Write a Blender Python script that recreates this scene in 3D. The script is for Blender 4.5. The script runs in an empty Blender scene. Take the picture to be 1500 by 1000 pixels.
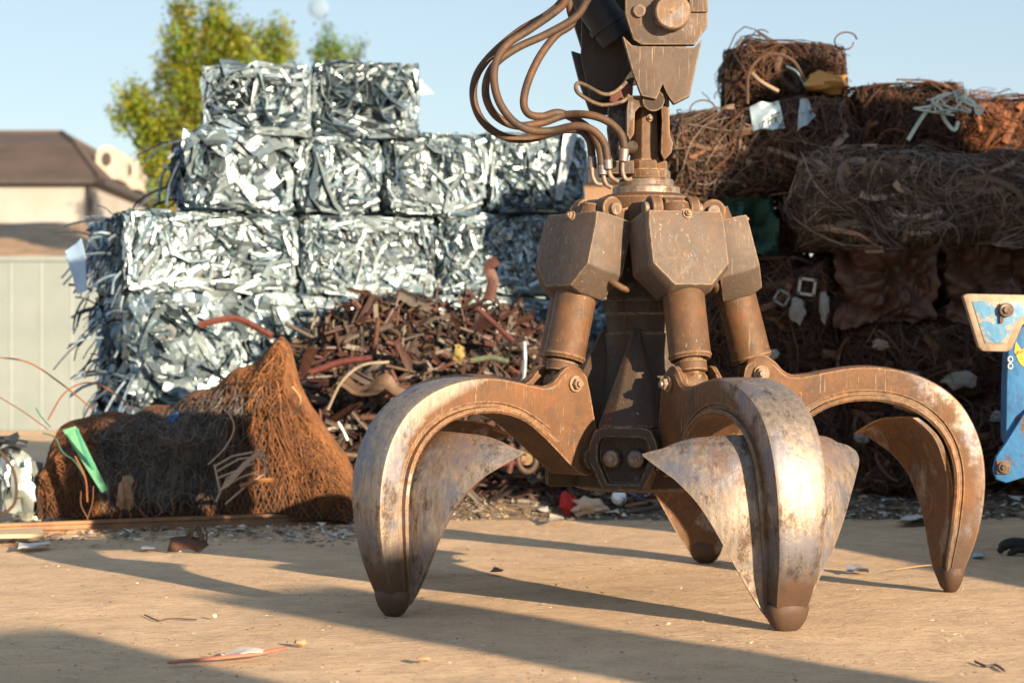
import bpy, math, random
from mathutils import Vector, Matrix, noise
R = math.radians
F_PX = 3000.0; HOR = 520.0; CAMZ = 0.99
scene = bpy.context.scene
col = scene.collection

def P(px, py, D):
    return Vector(((px-750)/F_PX*D, D, CAMZ+(HOR-py)/F_PX*D))
def G(px, py):
    D = F_PX*CAMZ/(py-HOR)
    return Vector(((px-750)/F_PX*D, D, 0))

# ------------------------------------------------------------------ camera
cam = bpy.data.cameras.new("camera"); cam_o = bpy.data.objects.new("camera", cam)
col.objects.link(cam_o); scene.camera = cam_o
cam_o.location = (0, 0, CAMZ); cam_o.rotation_euler = (R(90), 0, 0)
cam.lens = 72; cam.sensor_width = 36; cam.shift_y = 20/1500
cam.clip_end = 5000; cam.clip_start = .05
cam.dof.use_dof = True; cam.dof.focus_distance = 8.0; cam.dof.aperture_fstop = 3.0

# ------------------------------------------------------------------ light
SUN_EL = 13.5; SUN_AZ = 38.0      # degrees, azimuth to the right of straight behind the camera
sdir = Vector((math.sin(R(SUN_AZ))*math.cos(R(SUN_EL)), -math.cos(R(SUN_AZ))*math.cos(R(SUN_EL)), math.sin(R(SUN_EL))))
sun = bpy.data.lights.new("sun", 'SUN'); sun.energy = 5.0; sun.angle = R(.5); sun.color = (1, .755, .50)
sun_o = bpy.data.objects.new("sun", sun); col.objects.link(sun_o)
sun_o.rotation_euler = sdir.to_track_quat('Z', 'Y').to_euler()
w = bpy.data.worlds.new("World"); scene.world = w; w.use_nodes = True
nt = w.node_tree; bgn = nt.nodes["Background"]
sky = nt.nodes.new("ShaderNodeTexSky"); sky.sky_type = 'NISHITA'; sky.sun_disc = False
sky.sun_elevation = R(SUN_EL); sky.sun_rotation = math.atan2(sdir.x, sdir.y)
sky.air_density = 1.0; sky.dust_density = .3; sky.ozone_density = 1.2
nt.links.new(sky.outputs[0], bgn.inputs[0]); bgn.inputs[1].default_value = .032
bg2 = nt.nodes.new("ShaderNodeBackground"); bg2.inputs[0].default_value = (.120, .143, .168, 1); bg2.inputs[1].default_value = 1   # even pale fill added over the sky model to lift the ambient light
ads = nt.nodes.new("ShaderNodeAddShader"); nt.links.new(bgn.outputs[0], ads.inputs[0]); nt.links.new(bg2.outputs[0], ads.inputs[1])
nt.links.new(ads.outputs[0], nt.nodes["World Output"].inputs[0])
scene.view_settings.view_transform = 'Standard'; scene.view_settings.look = 'None'
scene.view_settings.exposure = 1.38; scene.view_settings.gamma = 1
scene.cycles.use_denoising = True
scene.cycles.max_bounces = 6

# ------------------------------------------------------------------ helpers
class MB:
    def __init__(s): s.v = []; s.f = []; s.c = []; s.cur = (1, 1, 1)
    def add(s, vs, fs, c=None):
        n = len(s.v); s.v += [tuple(x) for x in vs]; s.f += [tuple(i+n for i in f) for f in fs]
        s.c += [c or s.cur]*len(vs)
    def box(s, x0, x1, y0, y1, z0, z1, M=None, c=None):
        vs = [Vector((x, y, z)) for z in (z0, z1) for y in (y0, y1) for x in (x0, x1)]
        if M is not None: vs = [M @ v for v in vs]
        s.add(vs, [(0, 2, 3, 1), (4, 5, 7, 6), (0, 1, 5, 4), (2, 6, 7, 3), (0, 4, 6, 2), (1, 3, 7, 5)], c)
    def tube(s, pts, r, n=8, c=None, cap=True):
        pts = [Vector(p) for p in pts]; rs = r if isinstance(r, (list, tuple)) else [r]*len(pts)
        vs = []; fs = []; prev = None
        for i, p in enumerate(pts):
            t = (pts[min(i+1, len(pts)-1)]-pts[max(i-1, 0)])
            if t.length < 1e-9: t = Vector((0, 0, 1))
            t.normalize()
            if prev is None:
                a = Vector((0, 0, 1)) if abs(t.z) < .9 else Vector((1, 0, 0))
                u = t.cross(a).normalized()
            else:
                u = prev-t*prev.dot(t)
                if u.length < 1e-6: u = t.orthogonal()
                u.normalize()
            prev = u; q = t.cross(u)
            for k in range(n):
                a = 2*math.pi*k/n
                vs.append(p+(u*math.cos(a)+q*math.sin(a))*rs[i])
        for i in range(len(pts)-1):
            for k in range(n):
                k2 = (k+1) % n
                fs.append((i*n+k, i*n+k2, (i+1)*n+k2, (i+1)*n+k))
        if cap:
            fs.append(tuple(range(n-1, -1, -1))); fs.append(tuple((len(pts)-1)*n+k for k in range(n)))
        s.add(vs, fs, c)
    def cyl(s, p0, p1, r0, r1=None, n=20, bev=0, c=None):
        p0 = Vector(p0); p1 = Vector(p1); r1 = r0 if r1 is None else r1
        if bev:
            d = (p1-p0).normalized()*bev
            s.tube([p0, p0+d, p1-d, p1], [r0-bev, r0, r1, r1-bev], n, c)
        else: s.tube([p0, p1], [r0, r1], n, c)
    def ribbon(s, pts, wd, nrm, ridge=.25, c=None, th=0):
        vs = []; fs = []; m = len(pts)
        for i, p in enumerate(pts):
            t = pts[min(i+1, m-1)]-pts[max(i-1, 0)]
            if t.length < 1e-9: t = Vector((1, 0, 0))
            t.normalize(); nn = nrm[i] if isinstance(nrm, list) else nrm
            b = t.cross(nn)
            if b.length < 1e-6: b = t.orthogonal()
            b.normalize()
            ww = wd[i] if isinstance(wd, list) else wd
            vs += [p-b*ww/2, p+nn*ridge*ww, p+b*ww/2]
        for i in range(m-1):
            k = i*3
            fs += [(k, k+1, k+4, k+3), (k+1, k+2, k+5, k+4)]
        s.add(vs, fs, c)
    def prism(s, poly, fn, d0, d1, c=None, bev=0):
        """poly: 2D list; fn(a, b, d) -> Vector"""
        n = len(poly)
        if bev:
            cx = sum(p[0] for p in poly)/n; cy = sum(p[1] for p in poly)/n
            def ins(p):
                v = Vector((p[0]-cx, p[1]-cy)); L = v.length
                v *= max(0, (L-bev*1.2)/L); return (cx+v.x, cy+v.y)
            ip = [ins(p) for p in poly]; sg = 1 if d1 > d0 else -1
            rings = [(ip, d0), (poly, d0+sg*bev), (poly, d1-sg*bev), (ip, d1)]
        else: rings = [(poly, d0), (poly, d1)]
        vs = []; fs = []
        for pl, d in rings: vs += [fn(p[0], p[1], d) for p in pl]
        for r in range(len(rings)-1):
            for i in range(n):
                j = (i+1) % n
                fs.append((r*n+i, r*n+j, (r+1)*n+j, (r+1)*n+i))
        fs.append(tuple(range(n-1, -1, -1))); fs.append(tuple((len(rings)-1)*n+i for i in range(n)))
        s.add(vs, fs, c)
    def build(s, name, mat, parent=None, smooth=None, bevel=0):
        me = bpy.data.meshes.new(name); me.from_pydata(s.v, [], s.f); me.validate()
        if len(me.vertices) == len(s.c):
            at = me.attributes.new("tint", 'FLOAT_COLOR', 'POINT')
            at.data.foreach_set("color", [x for c in s.c for x in (c[0], c[1], c[2], 1)])
        me.materials.append(mat)
        o = bpy.data.objects.new(name, me); col.objects.link(o)
        if parent: o.parent = parent
        if smooth is not None:
            me.polygons.foreach_set("use_smooth", [True]*len(me.polygons))
            if smooth < 180: me.set_sharp_from_angle(angle=R(smooth))
        if bevel:
            import bmesh
            bm = bmesh.new(); bm.from_mesh(me); bmesh.ops.recalc_face_normals(bm, faces=bm.faces)
            es = [e for e in bm.edges if len(e.link_faces) == 2 and e.calc_face_angle(0) > R(25)]
            bmesh.ops.bevel(bm, geom=es, offset=bevel, segments=2, affect='EDGES', profile=.6, clamp_overlap=True)
            bm.to_mesh(me); bm.free()
            me.polygons.foreach_set("use_smooth", [True]*len(me.polygons)); me.set_sharp_from_angle(angle=R(40))
        return o
    def recalc(s): pass

def fixn(o):
    import bmesh
    bm = bmesh.new(); bm.from_mesh(o.data); bmesh.ops.recalc_face_normals(bm, faces=bm.faces)
    bm.to_mesh(o.data); bm.free(); return o

def tag(o, label=None, cat=None, group=None, kind=None):
    if label: o["label"] = label
    if cat: o["category"] = cat
    if group: o["group"] = group
    if kind: o["kind"] = kind
    return o
def empty(name, loc=(0, 0, 0), parent=None):
    o = bpy.data.objects.new(name, None); col.objects.link(o); o.location = loc
    o.empty_display_size = .1
    if parent: o.parent = parent
    return o
def copy_tree(o, parent=None):
    c = o.copy(); col.objects.link(c); c.parent = parent
    for ch in [x for x in o.children]: copy_tree(ch, c)
    return c
def cr(pts, k=6):
    """Catmull-Rom through points"""
    pts = [Vector(p) for p in pts]; out = []
    n = len(pts)
    for i in range(n-1):
        a = pts[i-1] if i else pts[0]*2-pts[1]; b = pts[i]; c = pts[i+1]; d = pts[i+2] if i+2 < n else pts[-1]*2-pts[-2]
        for j in range(k):
            t = j/k
            out.append(.5*((2*b)+(c-a)*t+(2*a-5*b+4*c-d)*t*t+(3*b-a-3*c+d)*t**3))
    out.append(pts[-1]); return out

# ------------------------------------------------------------------ materials
def mat(name, base=(.5, .5, .5), rough=.6, metal=0.0, attr=False, vary=.25, scale=4, bump=.3, bscale=30,
        base2=None, spec=.5, stretch=None, wear=None):
    """general procedural material: noise-mixed base colours, bump, optional per-vertex tint, optional wear attribute"""
    m = bpy.data.materials.new(name); m.use_nodes = True; t = m.node_tree; N = t.nodes; L = t.links
    b = N["Principled BSDF"]; b.inputs["Roughness"].default_value = rough; b.inputs["Metallic"].default_value = metal
    b.inputs["Specular IOR Level"].default_value = spec
    tc = N.new("ShaderNodeTexCoord"); mp = N.new("ShaderNodeMapping"); L.new(tc.outputs["Object"], mp.inputs[0])
    if stretch: mp.inputs["Scale"].default_value = stretch
    n1 = N.new("ShaderNodeTexNoise"); n1.inputs["Scale"].default_value = scale; n1.inputs["Detail"].default_value = 7
    n1.inputs["Roughness"].default_value = .65
    L.new(mp.outputs[0], n1.inputs[0])
    rp = N.new("ShaderNodeMapRange"); rp.inputs[1].default_value = .35; rp.inputs[2].default_value = .65
    L.new(n1.outputs[0], rp.inputs[0])
    mx = N.new("ShaderNodeMix"); mx.data_type = 'RGBA'
    L.new(rp.outputs[0], mx.inputs[0])
    mx.inputs[6].default_value = (*base, 1)
    mx.inputs[7].default_value = (*(base2 or tuple(x*(1-vary) for x in base)), 1)
    out = mx.outputs[2]
    if attr:
        at = N.new("ShaderNodeAttribute"); at.attribute_name = "tint"
        mm = N.new("ShaderNodeMix"); mm.data_type = 'RGBA'; mm.blend_type = 'MULTIPLY'; mm.inputs[0].default_value = 1
        L.new(out, mm.inputs[6]); L.new(at.outputs[0], mm.inputs[7]); out = mm.outputs[2]
    L.new(out, b.inputs["Base Color"])
    n2 = N.new("ShaderNodeTexNoise"); n2.inputs["Scale"].default_value = bscale; n2.inputs["Detail"].default_value = 5
    L.new(mp.outputs[0], n2.inputs[0])
    bp = N.new("ShaderNodeBump"); bp.inputs["Strength"].default_value = bump; bp.inputs["Distance"].default_value = .01
    L.new(n2.outputs[0], bp.inputs["Height"]); L.new(bp.outputs[0], b.inputs["Normal"])
    rr = N.new("ShaderNodeMapRange"); rr.inputs[3].default_value = max(.05, rough-.12); rr.inputs[4].default_value = min(1, rough+.12)
    L.new(n2.outputs[0], rr.inputs[0]); L.new(rr.outputs[0], b.inputs["Roughness"])
    return m

def grapple_mat(name, paint=(.125, .057, .021), dark=(.055, .033, .022), steel_amount=0.0, scratch=1.0, edge=True, wear=1.0):
    """dusty brown paint, dark grease, bare scratched steel where the tint attribute (red) is high"""
    m = bpy.data.materials.new(name); m.use_nodes = True; t = m.node_tree; N = t.nodes; L = t.links
    b = N["Principled BSDF"]
    tc = N.new("ShaderNodeTexCoord"); co = tc.outputs["Object"]
    def nz(scale, det=6, ro=.6, st=None, dist=0):
        n = N.new("ShaderNodeTexNoise"); n.inputs["Scale"].default_value = scale; n.inputs["Detail"].default_value = det
        n.inputs["Roughness"].default_value = ro; n.inputs["Distortion"].default_value = dist
        if st:
            mp = N.new("ShaderNodeMapping"); mp.inputs["Scale"].default_value = st[0]; mp.inputs["Rotation"].default_value = st[1]
            L.new(co, mp.inputs[0]); L.new(mp.outputs[0], n.inputs[0])
        else: L.new(co, n.inputs[0])
        return n.outputs[0]
    def rng(x, a, c, lo=0, hi=1):
        r = N.new("ShaderNodeMapRange"); r.inputs[1].default_value = a; r.inputs[2].default_value = c
        r.inputs[3].default_value = lo; r.inputs[4].default_value = hi; L.new(x, r.inputs[0]); return r.outputs[0]
    def mixc(f, a, c):
        x = N.new("ShaderNodeMix"); x.data_type = 'RGBA'
        for s, v in ((0, f), (6, a), (7, c)):
            if hasattr(v, "links"): L.new(v, x.inputs[s])
            elif isinstance(v, tuple): x.inputs[s].default_value = (*v, 1)
            else: x.inputs[s].default_value = v
        return x.outputs[2]
    def math_(op, a, c):
        x = N.new("ShaderNodeMath"); x.operation = op; x.use_clamp = op in ('ADD', 'SUBTRACT')
        for s, v in ((0, a), (1, c)):
            if hasattr(v, "links"): L.new(v, x.inputs[s])
            else: x.inputs[s].default_value = v
        return x.outputs[0]
    at = N.new("ShaderNodeAttribute"); at.attribute_name = "tint"
    sp = N.new("ShaderNodeSeparateColor"); L.new(at.outputs[0], sp.inputs[0])
    big = nz(5, 8, .65); fine = nz(38, 6, .7); mid = nz(14, 7, .7, dist=.6)
    c = mixc(rng(big, .38, .62), paint, tuple(x*.72 for x in paint))
    c = mixc(rng(mid, .52, .66, 0, .8), c, dark)
    c = mixc(rng(nz(3.2, 9, .75, ((1, 1, .45), (0, 0, .3))), .52, .60, 0, .6), c, dark)
    c = mixc(math_('MULTIPLY', rng(nz(48, 3, .6), .66, .72, 0, .8), rng(nz(3.5, 4), .52, .6)), c, (.42, .33, .25))
    orange = mixc(rng(nz(9, 7, .7), .5, .66, 0, .55), c, (paint[0]*1.5, paint[1]*1.15, paint[2]*.8))
    c = orange
    # bare steel
    st1 = nz(60, 5, .7, ((1, 1, .16), (0, .25, 0)))
    steelc = mixc(rng(st1, .35, .7), (.37, .315, .265), (.20, .16, .13))
    steelc = mixc(rng(nz(6, 7, .75), .46, .58, 0, .7), steelc, (.15, .17, .23))
    steelc = mixc(rng(nz(7.5, 9, .8, ((1, 1, .6), (.3, .2, .1))), .53, .60, 0, .85), steelc, (.085, .058, .04))
    wearf = math_('ADD', math_('MULTIPLY', sp.outputs[0], wear), math_('MULTIPLY', math_('SUBTRACT', big, .5), 2.6))
    wearf = math_('MULTIPLY', rng(wearf, .36, .62), rng(sp.outputs[0], 0.02, .2))
    if steel_amount: wearf = math_('MAXIMUM', wearf, steel_amount)
    c = mixc(wearf, c, steelc)
    # scratches: thin pale lines
    s1 = rng(nz(1, 2, .5, ((150, 150, 5), (.5, .9, .3))), .66, .70); s2 = rng(nz(1, 2, .5, ((130, 130, 6), (-.8, .4, 1.2))), .67, .71)
    scr = math_('MULTIPLY', math_('MAXIMUM', s1, s2), rng(nz(4, 3), .42, .6))
    scr = math_('MULTIPLY', scr, .55*scratch)
    c = mixc(scr, c, (.40, .31, .22))
    # chips on edges
    if edge:
        bv = N.new("ShaderNodeBevel"); bv.samples = 4; bv.inputs[0].default_value = .012
        ge = N.new("ShaderNodeNewGeometry"); dp = N.new("ShaderNodeVectorMath"); dp.operation = 'DOT_PRODUCT'
        L.new(bv.outputs[0], dp.inputs[0]); L.new(ge.outputs["Normal"], dp.inputs[1])
        ch = math_('MULTIPLY', rng(dp.outputs["Value"], .985, .93), rng(fine, .38, .56))
        c = mixc(math_('MULTIPLY', ch, .75), c, (.42, .29, .18))
    # dark grease where tint green is low
    c = mixc(math_('MULTIPLY', math_('SUBTRACT', 1.0, sp.outputs[1]), .9), c, (.035, .025, .02))
    L.new(c, b.inputs["Base Color"])
    L.new(math_('MULTIPLY', wearf, .75), b.inputs["Metallic"])
    rg = math_('ADD', rng(fine, .3, .7, .0, .2), math_('SUBTRACT', .56, math_('MULTIPLY', wearf, .10)))
    L.new(rg, b.inputs["Roughness"])
    bp = N.new("ShaderNodeBump"); bp.inputs["Strength"].default_value = .45; bp.inputs["Distance"].default_value = .006
    L.new(math_('ADD', fine, mid), bp.inputs["Height"]); L.new(bp.outputs[0], b.inputs["Normal"])
    return m

M_tine = grapple_mat("tine_metal")
M_tine2 = grapple_mat("painted_tine_metal", paint=(.13, .060, .022), wear=.5)
M_paint = grapple_mat("grapple_paint", paint=(.105, .053, .023))
M_guard = grapple_mat("guard_paint", paint=(.098, .074, .060), dark=(.085, .052, .033))
M_dark = grapple_mat("greasy_metal", paint=(.050, .032, .021), dark=(.03, .022, .018), scratch=.3)
M_hubm = grapple_mat("hub_metal", paint=(.045, .028, .018), dark=(.03, .022, .018), scratch=.3)
M_bright = grapple_mat("pin_metal", paint=(.20, .12, .06), dark=(.11, .065, .035), steel_amount=.22)
M_black = mat("black_grease", (.018, .015, .014), .5, .1, base2=(.03, .022, .018))  # near-black: shade on the arm's inner plates put into the colour
M_hose = mat("hose_rubber", (.095, .045, .021), .68, 0, base2=(.028, .022, .017), scale=9, bump=.25, bscale=60)
M_silver = mat("crushed_metal", (.51, .62, .70), .40, .55, attr=True, scale=9, base2=(.34, .43, .49), bump=.5, bscale=25)
M_core = mat("bale_core", (.028, .030, .032), .6, .4, attr=False)
M_rustwire = mat("rusty_wire", (.125, .068, .042), .75, .1, attr=True, scale=7, base2=(.07, .042, .03), bump=.4)
M_rustcore = mat("rusty_core", (.045, .024, .015), .95, 0, base2=(.022, .013, .01), scale=9, bump=.8, bscale=40)
M_scrap = mat("painted_scrap", (1, 1, 1), .6, .1, attr=True, scale=8, vary=.5, bump=.5, bscale=30)
M_litter = mat("litter_surface", (1, 1, 1), .7, 0, attr=True, scale=18, vary=.2, bump=.3)
M_litter_metal = mat("litter_metal", (1, 1, 1), .35, .8, attr=True, scale=18, vary=.3, bump=.3)
# ================================================================== GROUND
def ground():
    def axis(lo, hi, a, b, step, far):
        xs = []; x = a
        while x <= b+1e-6: xs.append(x); x += step
        g = step
        x = b
        while x < hi: g *= 1.5; x += g; xs.append(min(x, hi))
        g = step; x = a; pre = []
        while x > lo: g *= 1.5; x -= g; pre.append(max(x, lo))
        return pre[::-1]+xs
    xs = axis(-900, 900, -4, 5, .11, 0); ys = axis(-400, 2500, 4, 16, .11, 0)
    vs = []
    for y in ys:
        for x in xs:
            z = 0
            if -6 < x < 8 and 3 < y < 19:
                z = (noise.noise(Vector((x*.7, y*.7, 0)))*.012+noise.noise(Vector((x*3, y*3, 5)))*.004)
                if y > 12.2: z += .02*min(1, (y-12.2)/.5)
            vs.append((x, y, z-.006))
    nx = len(xs); fs = [(j*nx+i, j*nx+i+1, (j+1)*nx+i+1, (j+1)*nx+i) for j in range(len(ys)-1) for i in range(nx-1)]
    m = bpy.data.materials.new("packed_earth"); m.use_nodes = True; t = m.node_tree; N = t.nodes; L = t.links
    b = N["Principled BSDF"]; b.inputs["Roughness"].default_value = .9; b.inputs["Specular IOR Level"].default_value = .25
    tc = N.new("ShaderNodeTexCoord")
    def nz(s, d=8, ro=.65, sc=None):
        n = N.new("ShaderNodeTexNoise"); n.inputs["Scale"].default_value = s; n.inputs["Detail"].default_value = d; n.inputs["Roughness"].default_value = ro
        if sc:
            mp = N.new("ShaderNodeMapping"); mp.inputs["Scale"].default_value = sc; L.new(tc.outputs["Object"], mp.inputs[0]); L.new(mp.outputs[0], n.inputs[0])
        else: L.new(tc.outputs["Object"], n.inputs[0])
        return n.outputs[0]
    def rng(x, a, c, lo=0, hi=1):
        r = N.new("ShaderNodeMapRange"); r.inputs[1].default_value = a; r.inputs[2].default_value = c; r.inputs[3].default_value = lo; r.inputs[4].default_value = hi
        L.new(x, r.inputs[0]); return r.outputs[0]
    def mixc(f, a, c):
        x = N.new("ShaderNodeMix"); x.data_type = 'RGBA'; L.new(f, x.inputs[0])
        for s, v in ((6, a), (7, c)):
            if isinstance(v, tuple): x.inputs[s].default_value = (*v, 1)
            else: L.new(v, x.inputs[s])
        return x.outputs[2]
    c = mixc(rng(nz(.9), .38, .62), (.70, .505, .325), (.56, .40, .255))
    c = mixc(rng(nz(5), .45, .7, 0, .6), c, (.38, .28, .185))
    c = mixc(rng(nz(2.2, 8, .7, (.5, 1.6, 1)), .52, .66, 0, .45), c, (.62, .49, .34))
    c = mixc(rng(nz(38, 5, .75), .56, .72, 0, .85), c, (.20, .145, .10))
    v = N.new("ShaderNodeTexVoronoi"); v.inputs["Scale"].default_value = 30; L.new(tc.outputs["Object"], v.inputs[0])
    vc = N.new('ShaderNodeTexVoronoi'); vc.feature = 'DISTANCE_TO_EDGE'; vc.inputs['Scale'].default_value = 1.3
    wn = N.new('ShaderNodeVectorMath'); wn.operation = 'ADD'; nw = N.new('ShaderNodeTexNoise'); nw.inputs['Scale'].default_value = 4; nw.inputs['Detail'].default_value = 6; L.new(tc.outputs['Object'], nw.inputs[0]); L.new(nw.outputs['Color'], wn.inputs[0]); L.new(tc.outputs['Object'], wn.inputs[1]); L.new(wn.outputs[0], vc.inputs[0])
    mk = N.new('ShaderNodeMath'); mk.operation = 'MULTIPLY'; L.new(rng(vc.outputs[0], .008, .002), mk.inputs[0]); L.new(rng(nz(.8), .5, .6, 0, .75), mk.inputs[1])
    c = mixc(mk.outputs[0], c, (.2, .14, .09))
    c = mixc(rng(nz(14, 6, .8, (.45, 1.8, 1)), .54, .68, 0, .55), c, (.34, .245, .16))
    c = mixc(rng(nz(11, 6, .8, (.6, 1.5, 1)), .56, .7, 0, .5), c, (.74, .58, .42))
    c = mixc(rng(v.outputs[0], .13, .06, 0, .7), c, (.15, .11, .08))
    L.new(c, b.inputs["Base Color"])
    bp = N.new("ShaderNodeBump"); bp.inputs["Strength"].default_value = 1.0; bp.inputs["Distance"].default_value = .02
    ad = N.new("ShaderNodeMath"); ad.operation = 'ADD'; L.new(nz(22, 8, .7, (.6, 1.3, 1)), ad.inputs[0]); L.new(nz(4), ad.inputs[1])
    L.new(ad.outputs[0], bp.inputs["Height"]); L.new(bp.outputs[0], b.inputs["Normal"])
    mb = MB(); mb.add(vs, fs); o = mb.build("ground", m, smooth=180); o["kind"] = "structure"
ground()

# ================================================================== GRAPPLE
HX, HY = .563, 8.594
A0 = -16.5
grap = empty("orange_peel_grapple", (HX, HY, 0))
tag(grap, "big brown five-tined scrap grapple with hydraulic cylinders, standing open on its tine tips", "grapple")

ST = [((.40, .875), (.335, .60)), ((.412, .92), (.345, .55)), ((.445, .943), (.37, .515)), ((.49, .945), (.42, .505)), ((.53, .92), (.47, .535)),
      ((.565, .885), (.52, .575)), ((.61, .868), (.575, .62)), ((.67, .872), (.645, .675)), ((.76, .888), (.73, .73)), ((.86, .902), (.83, .76)),
      ((.96, .902), (.94, .765)), ((1.08, .882), (1.04, .75)), ((1.195, .838), (1.125, .715)), ((1.29, .77), (1.20, .655)), ((1.355, .68), (1.248, .58)),
      ((1.395, .575), (1.272, .50)), ((1.41, .46), (1.278, .42)), ((1.405, .35), (1.272, .33)), ((1.386, .24), (1.262, .23)), ((1.352, .14), (1.25, .135)), ((1.318, .06), (1.247, .055))]
def rib_mesh():
    K = 4
    O = cr([(a[0], 0, a[1]) for a, b in ST], K); I = cr([(b[0], 0, b[1]) for a, b in ST], K)
    n = len(O); mb = MB(); rings = []; cols = []
    for i in range(n):
        s = i/K
        wd = 1.0 if s < 15 else 1-.42*((s-15)/5)**1.4
        if s < 6: wd = 1.0
        slot = .55 if s <= 4 else max(0.0, .55*(1-(s-4)/2.2))
        if slot < .02: slot = .0
        e = .006 if slot == 0 else 0
        # half section from crest centre to inner centre: (t, w)
        sec = [(slot, .0), (slot, .045), (slot*.9+.001, .066), (0.0, .070), (0.0, .088), (.045, .1005), (.14, .103), (.70, .1), (.735, .092), (.82, .092), (.85, .112), (.93, .116), (1.0, .108), (1.0, .04)]
        if slot == 0: sec[0] = (-.02, 0); sec[1] = (-.015, .04); sec[2] = (-.01, .065)
        if s < 7: 
            f = max(0, min(1, (s-5.0)/2)); 
            sec = [(t, w if t < .72 or w < .05 else (w*f+.1*(1-f))) for t, w in sec]
        full = [(t, w) for t, w in sec]+[(t, -w) for t, w in sec[::-1]]
        full = full[:-1] if False else full
        d = I[i]-O[i]
        ring = []
        for t, w in full:
            p = O[i]+d*t; ring.append(Vector((p.x, w*wd, p.z)))
        rings.append(ring)
        # wear: more on outer, lower part
        ww = min(1, max(0, (s-8.5)/3))
        for (t, w), p in zip(full, ring):
            cw = ww*(.95 if t < .2 else (.12+.35*max(0, min(1, (s-13)/4))))
            if s > 15: cw = max(cw, .5)
            if s > 17.5: cw *= max(.15, 1-(s-17.5)/2)
            cols.append((cw, 1-.75*max(0, min(1, (s-16)/3))**1.5, 1))
    m = len(rings[0]); fs = []
    for i in range(n-1):
        for k in range(m):
            k2 = (k+1) % m
            fs.append((i*m+k, i*m+k2, (i+1)*m+k2, (i+1)*m+k))
    fs.append(tuple(range(m-1, -1, -1))); fs.append(tuple((n-1)*m+k for k in range(m)))
    mb.v = [tuple(p) for r in rings for p in r]; mb.f = fs; mb.c = cols
    return mb
def blade_mesh(near=1.0):
    """curved shell with two wings, widest at the top, narrowing to the tip"""
    prof = [(.70, 1.125), (.67, 1.165), (.62, 1.212), (.55, 1.245), (.48, 1.264), (.40, 1.274), (.32, 1.272), (.24, 1.264), (.16, 1.254), (.10, 1.25), (.05, 1.256)]
    halfw = [.405, .435, .418, .365, .312, .268, .226, .182, .136, .098, .064]
    pr = cr([(r, 0, z) for z, r in prof], 3); hw = cr([(h, 0, 0) for h in halfw], 3)
    n = len(pr); m = 24; vs = []; cs = []; fs = []
    for side in (0, 1):
        for i in range(n):
            H = hw[i].x; z = pr[i].z; r0 = pr[i].x
            for k in range(m+1):
                u = -1+2*k/m; w_ = H*u*(near if u < 0 else 1)
                rr = r0-.88*w_*w_*(1+.12*abs(u))
                zz = z-.03*((w_/H)**2)*(1 if i < 3 else 0.3)
                if i < 9: zz -= .05*max(0, (abs(w_/H)-.6)/.4)**2*(1-i/9)
                th = .011 if side else -.011
                lump = .006*noise.noise(Vector((w_*9, z*9, 3)))
                nx = 1.0; ny = 1.8*w_
                l = math.hypot(nx, ny)
                vs.append(Vector((rr+(th*nx)/l+lump, w_+(th*ny)/l, zz)))
                cs.append((.30+.25*abs(u)+.30*(1-z/.7), 1-.25*(z < .14), 1))
    S = n*(m+1)
    for i in range(n-1):
        for k in range(m):
            a = i*(m+1)+k
            fs.append((a, a+1, a+m+2, a+m+1)); fs.append((S+a, S+a+m+1, S+a+m+2, S+a+1))
    for k in range(m):
        fs.append((k, S+k, S+k+1, k+1)); a = (n-1)*(m+1)+k; fs.append((a, a+1, S+a+1, S+a))
    for i in range(n-1):
        a = i*(m+1); b = a+m+1; fs.append((a, b, S+b, S+a)); a += m; b += m; fs.append((a, S+a, S+b, b))
    mb = MB(); mb.v = [tuple(v) for v in vs]; mb.f = fs; mb.c = cs; return mb
def tooth_mesh():
    lv = [(.095, 1.236, 1.334, .074), (.08, 1.228, 1.338, .082), (.06, 1.228, 1.334, .080), (.035, 1.236, 1.327, .070), (.012, 1.248, 1.316, .055), (-.002, 1.26, 1.306, .038), (-.008, 1.272, 1.296, .018)]
    vs = []; fs = []; n = 14
    for z, a, b, h in lv:
        for k in range(n):
            t = 2*math.pi*k/n; ct, st = math.cos(t), math.sin(t)
            ct = math.copysign(abs(ct)**.75, ct); st = math.copysign(abs(st)**.75, st)
            vs.append(((a+b)/2+(b-a)/2*ct+.004*noise.noise(Vector((z*30, k, 1))), h*st, z))
    for i in range(len(lv)-1):
        for k in range(n):
            k2 = (k+1) % n; fs.append((i*n+k, i*n+k2, (i+1)*n+k2, (i+1)*n+k))
    fs.append(tuple(range(n))); fs.append(tuple((len(lv)-1)*n+k for k in range(n-1, -1, -1)))
    mb = MB(); mb.cur = (.16, .22, 1); mb.add(vs, fs); return mb
def bolt_mesh(p, d, r, L, nut=True, cur=(.35, 1, 1)):
    """washer, hexagonal nut and stub along direction d"""
    mb = MB(); mb.cur = cur; p = Vector(p); d = Vector(d).normalized()
    mb.cyl(p, p+d*L*.25, r, n=24, bev=.002)
    mb.cyl(p+d*L*.25, p+d*L*.7, r*.72, n=6, bev=.003)
    mb.cyl(p+d*L*.7, p+d*L, r*.42, n=16, bev=.003)
    return mb
tine = fixn(rib_mesh().build("tine", M_tine, grap, smooth=32))
bl = fixn(blade_mesh().build("tine_blade", M_tine, tine, smooth=50))
tt = fixn(tooth_mesh().build("tine_tip", M_tine, tine, smooth=50))
for sgn in (-1, 1):
    bolt_mesh((.47, sgn*.103, .875), (0, sgn, 0), .033, .042).build("bolt", M_bright, tine, smooth=35)
mb = MB(); mb.cur = (.2, .7, 1); mb.cyl((.40, -.135, .575), (.40, .135, .575), .045, n=24); 
mb.build("pivot_pin", M_dark, tine, smooth=35)

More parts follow.
